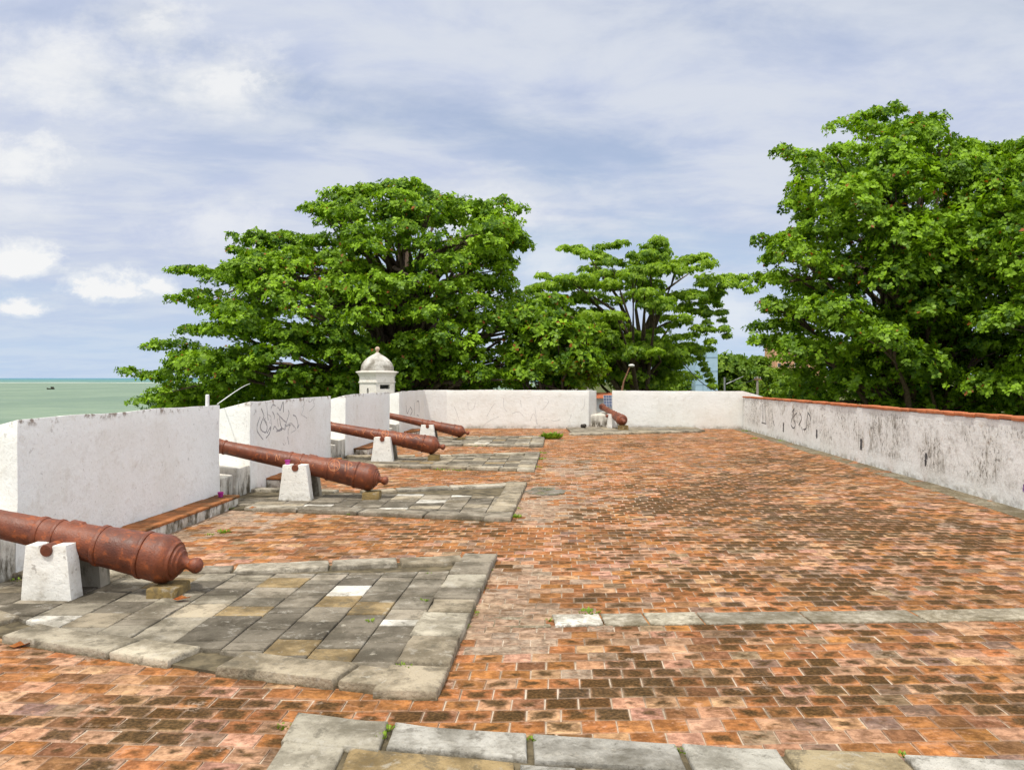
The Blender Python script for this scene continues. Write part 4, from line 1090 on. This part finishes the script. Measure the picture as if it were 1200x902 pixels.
tree('almond_tree', 'lower dark tree with reddish leaves filling the space right of the huge tree', 'tree', polyA2, 50, 4.0, (668, 430, -1.2), LEAF_A, 75, (.8, 1.4), .45, 8.0, 7, .33, group='broad-leaved trees outside the fort', oldp=.03, trunk_r=.35, holes=[(710, 470, 12, 14)])
polyB = [(612, 335), (650, 320), (668, 312), (648, 296), (662, 286), (698, 290), (712, 282), (740, 286), (770, 277), (795, 290), (808, 284), (835, 298), (846, 310), (868, 318), (895, 328), (885, 340), (850, 338), (842, 355), (852, 392), (846, 398),
         (825, 372), (818, 400), (842, 392), (846, 412), (835, 418), (822, 412), (806, 436), (790, 440), (745, 455), (690, 458), (680, 420), (640, 400), (615, 365)]
tree('feathery_tree', 'tall pale green tree with drooping layered sprays behind the far wall', 'tree', polyB, 64, 6.0, (752, 400, .2), LEAF_B, 112, (.65, 1.15), .36, 10.0, 9, .34, droop=.75, wid=.19, oldp=0, rmax=90, tilt=(-.6, .2),
     limb_n=.3, holes=[(703, 350, 15, 12), (778, 388, 20, 11), (752, 440, 7, 22), (735, 356, 8, 6), (690, 310, 7, 5), (800, 330, 10, 6), (820, 368, 8, 8)], tips=[(655, 428, 21), (685, 412, 21), (690, 446, 21), (716, 440, 20.5), (722, 408, 20), (786, 424, 21), (806, 408, 20), (772, 448, 20), (665, 400, 20), (700, 390, 20), (735, 450, 20), (800, 440, 20), (660, 420, 18), (690, 430, 18), (715, 440, 12), (690, 400, 18), (725, 385, 12), (790, 428, 12), (808, 402, 13), (828, 404, 10), (715, 410, 14), (625, 345, 12), (640, 335, 12), (620, 365, 13), (645, 360, 13), (632, 385, 14), (672, 330, 12), (690, 320, 12), (660, 292, 10), (885, 333, 9), (870, 325, 10), (848, 385, 8), (846, 365, 8), (840, 345, 9), (820, 300, 10), (705, 288, 9), (775, 282, 10), (636, 325, 11)] + [(836 + i * 2.6, 338 + i * 9, 5.4) for i in range(7)] + [(818 + i * 3, 412 + i * 6.5, 4.6) for i in range(7)] + [(700 - i * .8, 300 + i * 7, 5.2) for i in range(5)] + [(824 + i * 1.5, 352 + i * 8, 5.2) for i in range(5)], trunk_r=.55, inner=.25)
polyR = [(886, 402), (902, 395), (896, 372), (884, 352), (898, 322), (888, 300), (890, 282), (922, 270), (934, 252), (918, 224), (934, 206), (910, 190), (920, 176), (966, 172), (990, 162), (1006, 150), (1034, 132), (1062, 129), (1098, 143), (1118, 156),
         (1140, 164), (1165, 172), (1200, 190), (1215, 300), (1190, 480), (1060, 492), (960, 486), (900, 470), (918, 440), (905, 420), (892, 415)]
tree('almond_tree', 'tall dense broad-leaved tree with a rounded top behind the orange-capped wall', 'tree', polyR, 44, 7.5, (1070, 300, .2), LEAF_R, 360, (.7, 1.4), .58, 11.5, 8, .245, group='broad-leaved trees outside the fort',
     tips=[(915, 183, 12), (925, 238, 12), (893, 287, 12), (893, 325, 10), (1050, 134, 9), (1100, 146, 9), (888, 400, 7), (890, 382, 7)] + [(x, y, 32) for x in range(940, 1190, 36) for y in (462, 486)], trunk_r=.6, rmax=120)
polyR2 = [(1120, 210), (1140, 182), (1176, 180), (1200, 168), (1260, 150), (1330, 190), (1400, 260), (1420, 360), (1400, 520), (1130, 500), (1120, 400), (1105, 330), (1110, 260)]
tree('almond_tree', 'dense broad-leaved tree cut off by the right edge of the photo', 'tree', polyR2, 41, 6.5, (1250, 320, .3), LEAF_R, 220, (.7, 1.4), .58, 11.5, 8, .245, group='broad-leaved trees outside the fort', tips=[(1160, 180, 10), (1198, 174, 11)] + [(x, y, 32) for x in range(1110, 1330, 36) for y in (470, 496)], trunk_r=.5)
farg = 'trees far behind the far wall'
for px, py, w, Y, lab in ((852, 410, 36, 92, 'round far tree just right of the pale blue tower'), (880, 415, 34, 98, 'far tree behind the wooden utility pole'), (906, 428, 30, 100, 'low far tree below the orange apartment block'), (935, 436, 36, 86, 'bushy low tree at the foot of the tall right tree'), (820, 432, 46, 110, 'dark far tree behind the blue tower, under the feathery tree'), (778, 432, 40, 88, 'bushy tree in the shade behind the feathery trunk')):
    poly = [(px - w, 478), (px - w * .95, py + 24), (px - w * .6, py + 6), (px, py), (px + w * .55, py + 5), (px + w * .95, py + 26), (px + w, 478)]
    tree('leafy_tree', lab, 'tree', poly, Y, 3.5, (px, py + 30, .1), LEAF_C, 42, (.9, 1.5), .6, 4.5, 7, .5, group=farg, trunk_r=.3, rmax=30, oldp=0, inner=.2, limb_n=.4)

# ------------------------------------------------------------------ things beyond the wall
def bx(bm, x0, x1, y0, y1, z0, z1):
    v = [bm.verts.new((x, y, z)) for z in (z0, z1) for y in (y0, y1) for x in (x0, x1)]
    for f in ((0, 2, 3, 1), (4, 5, 7, 6), (0, 1, 5, 4), (1, 3, 7, 5), (3, 2, 6, 7), (2, 0, 4, 6)): bm.faces.new([v[i] for i in f])
def boxes(name, bl, mat, parent=None, bev=.0):
    bm = bmesh.new()
    for b in bl: bx(bm, *b)
    if bev: bmesh.ops.bevel(bm, geom=bm.edges[:], offset=bev, segments=1, affect='EDGES')
    return from_bm(name, bm, mat, parent)
BLUE = m_simple('pale_blue_cladding', (.36, .52, .66), (.42, .58, .72), 1.2, .5, .05, .4)
GLASS = m_simple('dark_window_glass', (.03, .035, .04), (.05, .055, .06), 3, .15, .02, .6)
ORG = m_simple('orange_render', (.55, .30, .17), (.62, .36, .22), .8, .9, .1)
CREAM = m_simple('cream_render', (.60, .54, .44), (.68, .62, .52), .9, .9, .1)
TILE = m_simple('clay_roof_tile', (.42, .13, .06), (.55, .2, .10), 3, .85, .4)
# pale blue tower
Y = 84; x0, x1 = P(815, 443, Y).x, P(841, 443, Y).x; e = empty('blue_tower', ((x0 + x1) / 2, Y, -5)); tag(e, 'pale blue slab of a tower block half hidden by drooping leaves', 'building')
hx = (x1 - x0) / 2; zt = P(0, 408, Y).z + 5
boxes('wall', [(-hx, hx, 0, 9, 0, zt)], BLUE, e)
boxes('facade_joint', [(-hx + .02, hx - .02, -.03, -.002, z, z + .06) for z in np.arange(1, zt - .5, 1.4)] + [(-hx * .35, -hx * .35 + .06, -.03, -.002, .1, zt - .1)], m_simple('joint_blue', (.26, .4, .52), (.3, .44, .56), 2), e)
# orange block
Y = 300; x0, x1 = P(908, 443, Y).x, P(968, 443, Y).x; e = empty('apartment_block', ((x0 + x1) / 2, Y, -5)); tag(e, 'distant orange apartment block peeping through the edge of the tall right tree', 'building')
hx = (x1 - x0) / 2; zt = P(0, 398, Y).z + 5
boxes('wall', [(-hx, hx, 0, 12, 0, zt)], ORG, e)
boxes('roof_slab', [(-hx - .3, hx + .3, -.3, 12.3, zt + .002, zt + .5)], CREAM, e)
for zi in range(5):
    for xi in range(6):
        X = -hx + 1.6 + xi * (2 * hx - 3.2) / 5; Z = 2 + zi * 3.1
        if Z + 1.5 > zt: continue
        f = boxes('window', [(X - .65, X + .65, -.06, -.002, Z - .05, Z + 1.45)], CREAM, e); boxes('pane', [(X - .52, X + .52, -.09, -.062, Z + .06, Z + 1.34)], GLASS, f)
# houses beyond the gap
Y = 45.5; x0, x1 = P(697, 443, Y).x, P(722, 443, Y).x; e = empty('house', ((x0 + x1) / 2, Y, -5)); tag(e, 'white house with an orange tiled roof seen through the gap of the far wall', 'house')
hx = (x1 - x0) / 2 + .6; zw = P(0, 466.5, Y).z + 5
boxes('wall', [(-hx, hx, 0, 6, 0, zw)], PVC, e)
boxes('door', [(-hx + .05, -hx + .6, -.05, -.003, 0, zw - 2.5)], GLASS, e)
bm = bmesh.new()
for i in range(26):
    xx = -hx - .3 + i * (2 * hx + .6) / 26; w = (2 * hx + .6) / 26 - .01
    v = [bm.verts.new(q) for q in ((xx, -.5, zw), (xx + w, -.5, zw), (xx + w, 3, zw + .22), (xx, 3, zw + .22), (xx + w / 2, -.5, zw + .06), (xx + w / 2, 3, zw + .28))]
    bm.faces.new((v[0], v[4], v[5], v[3])); bm.faces.new((v[4], v[1], v[2], v[5])); bm.faces.new((v[0], v[1], v[4]))
    v = [bm.verts.new(q) for q in ((xx, 6.5, zw), (xx + w, 6.5, zw), (xx + w, 3, zw + .22), (xx, 3, zw + .22))]; bm.faces.new(v)
from_bm('roof', bm, TILE, e)
Y = 78; x0, x1 = P(640, 443, Y).x, P(693, 443, Y).x; e = empty('house', ((x0 + x1) / 2, Y, -5)); tag(e, 'cream house wall glimpsed between dark leaning trunks over the far wall', 'house')
hx = (x1 - x0) / 2; zw = P(0, 444, Y).z + 5; boxes('wall', [(-hx, hx, 0, 6, 0, zw)], CREAM, e)
bm = bmesh.new(); v = [bm.verts.new(q) for q in ((-hx - .4, -.5, zw + .003), (hx + .4, -.5, zw + .003), (hx + .4, 6.5, zw + .003), (-hx - .4, 6.5, zw + .003), (-hx - .4, 3, zw + 1.4), (hx + .4, 3, zw + 1.4))]
for f in ((0, 1, 5, 4), (2, 3, 4, 5), (1, 2, 5), (3, 0, 4), (3, 2, 1, 0)): bm.faces.new([v[i] for i in f])
from_bm('roof', bm, TILE, e)
for i in range(3): f = boxes('window', [(-hx + .8 + i * 1.4, -hx + 1.6 + i * 1.4, -.05, -.003, zw - 2.2, zw - 1)], PVC, e); boxes('pane', [(-hx + .87 + i * 1.4, -hx + 1.53 + i * 1.4, -.08, -.053, zw - 2.13, zw - 1.07)], GLASS, f)
# leaning bare trunks in front of the cream house
# solar panel on a post
STEEL = m_simple('galvanised_steel', (.32, .33, .34), (.42, .43, .44), 6, .5, .05, .5, .6)
Y = 43; c = P(713.5, 470, Y); e = empty('solar_panel', (c.x, c.y, -5)); tag(e, 'small dark blue solar panel on a post, seen through the gap in the far wall', 'solar panel')
bm = bmesh.new(); tube(bm, [(0, .12, 0), (0, .12, c.z + 4.9)], .05, 10); from_bm('post', bm, STEEL, e)
o = boxes('panel', [(-.27, .27, -.02, .02, -.34, .34)], m_simple('solar_cell', (.03, .045, .10), (.05, .07, .14), 2, .2, 0, .6), e); o.location = (0, 0, c.z + 5); o.rotation_euler = (-.5, 0, 0)
f = boxes('cell_frame', [(-.28, .28, -.028, -.021, z - .0045, z + .0045) for z in (-.332, -.17, 0, .17, .332)] + [(x - .0045, x + .0045, -.0285, -.0215, -.335, .335) for x in (-.268, -.13, 0, .13, .268)], STEEL, o)
# street lamp
Y = 58; RUSTP = m_simple('rusty_steel_pole', (.20, .10, .06), (.32, .17, .10), 6, .8, .2)
e = empty('street_lamp', (P(729, 443, Y).x, Y, -5)); tag(e, 'leaning rusty street lamp with a grey head, right of the gap', 'street lamp')
a = P(729, 457, Y) - e.location; b = P(731, 447, Y) - e.location; c = P(738, 430, Y) - e.location
bm = bmesh.new(); tube(bm, [(a.x, 0, 0), a, b, c], [.085, .08, .06, .045], 10); from_bm('pole', bm, RUSTP, e, 50)
bm = bmesh.new(); bmesh.ops.create_uvsphere(bm, u_segments=14, v_segments=8, radius=.19)
for v in bm.verts: v.co.x *= 1.15; v.co.z *= .62; v.co += c + Vector((.12, 0, .1))
from_bm('lamp_head', bm, PVC, e, 60)
# utility pole, post
WOOD = m_simple('weathered_pole', (.30, .26, .22), (.40, .35, .3), 4, .9, .3)
Y = 80; e = empty('utility_pole', (P(887.5, 443, Y).x, Y, -5)); tag(e, 'grey utility pole with a crossarm in front of the far trees', 'utility pole')
zt = P(0, 441, Y).z + 5
bm = bmesh.new(); tube(bm, [(0, 0, 0), (0, 0, zt)], [.14, .10], 10); from_bm('pole', bm, WOOD, e, 50)
boxes('crossarm', [(-.35, .35, -.16, -.08, zt - .35, zt - .22)], RUSTP, e); [boxes('insulator', [(x - .05, x + .05, -.17, -.07, zt - .215, zt - .05)], STEEL, e) for x in (-.28, 0.25)]
Y = 70; e = empty('braced_post', (P(849, 443, Y).x, Y, -5)); tag(e, 'thin grey post with a diagonal stay, right of the blue tower', 'post')
zt = P(0, 442, Y).z + 5; tp = P(871, 441, Y) - e.location; bt = P(851, 450, Y) - e.location
bm = bmesh.new(); tube(bm, [(0, 0, 0), (0, 0, zt)], .07, 8); from_bm('post', bm, STEEL, e, 50)
bm = bmesh.new(); tube(bm, [bt, tp], .035, 6); from_bm('stay', bm, STEEL, e, 50)
CAB = m_simple('black_cable', (.015, .015, .015), (.03, .03, .03), 3, .6, .05)
bm = bmesh.new(); A, B = P(800, 424, 60), P(842, 459, 60); tube(bm, [A.lerp(B, i / 12) + Vector((0, 0, -.35 * math.sin(math.pi * i / 12))) for i in range(13)], .03, 6)
o = from_bm('overhead_cable', bm, CAB, None, 60); tag(o, 'black cable hanging in front of the pale blue tower', 'cable')
bm = bmesh.new(); A, B = P(849, 443, 70), P(887.5, 442, 80)
tube(bm, [A.lerp(B, i / 12) + Vector((0, 0, -.5 * math.sin(math.pi * i / 12))) for i in range(13)], .02, 6)
o = from_bm('overhead_cable', bm, CAB, None, 60); tag(o, 'thin dark wire strung between the grey post and the utility pole', 'cable')
# boat
Y = 690; e = empty('fishing_boat', P(59.5, 456.2, Y)); e.location.z = -7; tag(e, 'tiny dark fishing boat alone on the pale green sea', 'boat')
bm = bmesh.new(); secs = []
for i in range(11):
    t = i / 10; x = -3.2 + 6.4 * t; w = .9 * math.sin(math.pi * min(1, .12 + t * .9)) ** .6; h = .75 + .5 * (2 * t - 1) ** 2
    secs.append([bm.verts.new((x, -w, h)), bm.verts.new((x, -w * .6, .02)), bm.verts.new((x, 0, -.25)), bm.verts.new((x, w * .6, .02)), bm.verts.new((x, w, h)), bm.verts.new((x, 0, h - .3))])
for A, B in zip(secs, secs[1:]):
    for k in range(6): bm.faces.new((A[k], A[(k + 1) % 6], B[(k + 1) % 6], B[k]))
bm.faces.new(secs[0]); bm.faces.new(secs[-1][::-1]); bmesh.ops.recalc_face_normals(bm, faces=bm.faces)
DK = m_simple('dark_painted_hull', (.03, .025, .02), (.06, .05, .04), 2, .7, .1); from_bm('hull', bm, DK, e, 40)
boxes('cabin', [(.2, 2.2, -.6, .6, .7, 2.0), (.0, 2.4, -.7, .7, 2.003, 2.1)], DK, e)

# ------------------------------------------------------------------ land, sea
bm = bmesh.new()
vs = [bm.verts.new(p) for p in ((-12, -60, -5), (3000, -60, -5), (3000, 3000, -5), (400, 3000, -5), (60, 900, -5), (-5, 260, -5), (-20, 120, -5), (-25, 75, -5), (-24, 45, -5), (-14, 20, -5))]
bm.faces.new(vs); o = from_bm('ground', bm, m_land()); o['kind'] = 'structure'
bm = bmesh.new(); R = 90000; vs = [bm.verts.new((R * math.cos(i / 96 * math.tau), R * math.sin(i / 96 * math.tau), -7)) for i in range(96)]
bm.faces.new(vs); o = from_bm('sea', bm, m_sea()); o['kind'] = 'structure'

# ------------------------------------------------------------------ sky, sun
SUN_EL, SUN_AZ = math.radians(64), math.radians(209)      # azimuth from +Y clockwise: behind the viewer, a little left
sd = Vector((math.sin(SUN_AZ) * math.cos(SUN_EL), math.cos(SUN_AZ) * math.cos(SUN_EL), math.sin(SUN_EL)))
w = bpy.data.worlds.new('World'); sc.world = w; w.use_nodes = True; w.cycles.sampling_method = 'MANUAL'; w.cycles.sample_map_resolution = 512
W = NT.__new__(NT); W.t = w.node_tree; W.t.nodes.clear(); W.m = None
out = W.n('ShaderNodeOutputWorld')
sky = W.n('ShaderNodeTexSky', sky_type='NISHITA'); sky.sun_disc = False; sky.sun_elevation = SUN_EL; sky.sun_rotation = SUN_AZ; sky.air_density = 1.0; sky.dust_density = .6; sky.ozone_density = 1.5
bg1 = W.n('ShaderNodeBackground'); W.t.links.new(sky.outputs[0], bg1.inputs[0]); bg1.inputs[1].default_value = .12
g = W.coord('Generated'); x, y, z = W.sep(g)
yy = W.math('MAXIMUM', y, .06); u = W.math('DIVIDE', x, yy); v = W.math('DIVIDE', z, yy)
zz = W.math('ADD', W.math('MAXIMUM', z, 0.), .14)
cx = W.n('ShaderNodeCombineXYZ'); W.put(cx.inputs[0], W.math('DIVIDE', x, zz)); W.put(cx.inputs[1], W.math('DIVIDE', y, zz))
pl = cx.outputs[0]
n1 = W.noise(W.mapping(pl, scale=(.55, .9, 1), loc=(2.3, .4, 0)), 1.0, 7, .55, .5)
n2 = W.noise(W.mapping(pl, scale=(.9, 1.2, 1), loc=(.3, 5.4, 2)), 2.6, 7, .6, .3)
cov = W.mr(W.math('ADD', W.math('MULTIPLY', n1, .75), W.math('MULTIPLY', n2, .25)), .32, .55, .5, .97)
cov = W.math('MULTIPLY', cov, W.mr(z, .0, .16, .45, 1))
uv = W.n('ShaderNodeCombineXYZ'); W.put(uv.inputs[0], u); W.put(uv.inputs[1], W.math('MULTIPLY', v, 1.5)); detail = W.noise(uv.outputs[0], 11, 9, .62, .4); detail2 = W.noise(uv.outputs[0], 34, 7, .65)
dn = W.math('ADD', W.math('MULTIPLY', W.math('SUBTRACT', detail, .5), 2.3), W.math('MULTIPLY', W.math('SUBTRACT', detail2, .5), 1.3))
puff = None; puffs = [(140, 341, 82, 26, 1.0, .10), (22, 308, 56, 34, 1.0, .12), (20, 362, 48, 20, 1.0, .12), (30, 186, 78, 40, .9, .25), (262, 92, 128, 56, .95, .45), (80, 78, 150, 70, .9, .45), (180, 32, 80, 55, .9, .45), (575, 265, 80, 60, .8, .4), (250, 262, 100, 42, .65, .5),
                      (855, 372, 60, 40, .7, .35), (20, 240, 90, 26, .45, .5), (640, 300, 60, 50, .7, .4), (780, 265, 50, 25, .3, .5), (160, 15, 70, 40, .6, .5)]
for (px, py, rx, ry, st, soft) in puffs:
    du = W.math('DIVIDE', W.math('SUBTRACT', u, (px - 600) / F), rx / F)
    d0 = W.math('SUBTRACT', v, (HZ - py) / F)
    dv_ = W.math('DIVIDE', d0, ry / F)
    if soft < .2: dv_ = W.math('MULTIPLY', dv_, W.mr(d0, -.004, .004, 1.7, 1.0))
    r2 = W.math('SQRT', W.math('ADD', W.math('MULTIPLY', du, du), W.math('MULTIPLY', dv_, dv_)))
    m = W.mr(W.math('ADD', r2, dn if soft < .3 else W.math('MULTIPLY', dn, .7)), 1.10, 1.0 - .45 - soft * 1.2, 0, st)
    puff = m if puff is None else W.math('MAXIMUM', puff, m)
front = W.mr(y, .05, .2); puff = W.math('MULTIPLY', puff, front)
sdot = W.n('ShaderNodeVectorMath', operation='DOT_PRODUCT'); W.put(sdot.inputs[0], g); sdot.inputs[1].default_value = sd
glow = W.math('POWER', W.math('MAXIMUM', sdot.outputs['Value'], 0.), 2.5)
ccol = W.mix(W.mr(n2, .35, .65), (.54, .60, .765), (.67, .71, .795))
ccol = W.mix(puff, ccol, (.88, .885, .89))
bot = W.mix(1, ccol, (1, 1, 1), 'MULTIPLY')
hzc = W.mr(z, .20, .0, 0, .9)
skyc = W.n('ShaderNodeBackground'); W.put(skyc.inputs[0], W.mix(W.mr(z, .0, .14), (.47, .64, .86), (.40, .53, .84)))
mh = W.n('ShaderNodeMixShader'); W.put(mh.inputs[0], hzc); W.t.links.new(bg1.outputs[0], mh.inputs[1]); W.t.links.new(skyc.outputs[0], mh.inputs[2])
ccol = W.mix(W.mr(W.math('MAXIMUM', glow, W.mr(z, .43, .75)), .0, .8), ccol, (.86, .83, .76))
bg2 = W.n('ShaderNodeBackground'); W.put(bg2.inputs[0], ccol); side = W.mr(x, .58, .85, 0, 1.3); W.put(bg2.inputs[1], W.math('ADD', W.math('ADD', side, W.math('ADD', 1.0, W.mr(z, .43, .8, 0, .55))), W.math('MULTIPLY', glow, .75)))  # extra sky brightness overhead and right, added to fill the left wall
mx = W.n('ShaderNodeMixShader'); W.put(mx.inputs[0], W.math('MAXIMUM', cov, puff)); W.t.links.new(mh.outputs[0], mx.inputs[1]); W.t.links.new(bg2.outputs[0], mx.inputs[2])
W.t.links.new(mx.outputs[0], out.inputs[0])

L = bpy.data.lights.new('sun', 'SUN'); L.energy = 3.0; L.angle = math.radians(2.0); L.color = (1, .95, .86)
o = bpy.data.objects.new('sun', L); col.objects.link(o); o.rotation_euler = (-sd).to_track_quat('-Z', 'Y').to_euler()

# ------------------------------------------------------------------ camera
cd = bpy.data.cameras.new('camera'); cam = bpy.data.objects.new('camera', cd); col.objects.link(cam)
cam.location = CAM; cam.rotation_euler = (math.radians(90), 0, 0); cd.sensor_width = 36; cd.lens = 36 * F / 1200
cd.shift_y = -(451 - HZ) / 1200; cd.clip_end = 200000; cd.clip_start = .05
sc.camera = cam
sc.render.engine = 'CYCLES'; sc.cycles.use_denoising = True; sc.cycles.max_bounces = 5; sc.cycles.diffuse_bounces = 3; sc.cycles.transmission_bounces = 3
sc.cycles.sample_clamp_indirect = 6; sc.cycles.use_adaptive_sampling = True; sc.cycles.adaptive_threshold = .025; sc.cycles.diffuse_bounces = 2
sc.view_settings.view_transform = 'Standard'; sc.view_settings.look = 'None'; sc.view_settings.gamma = 1; sc.view_settings.exposure = 0.06
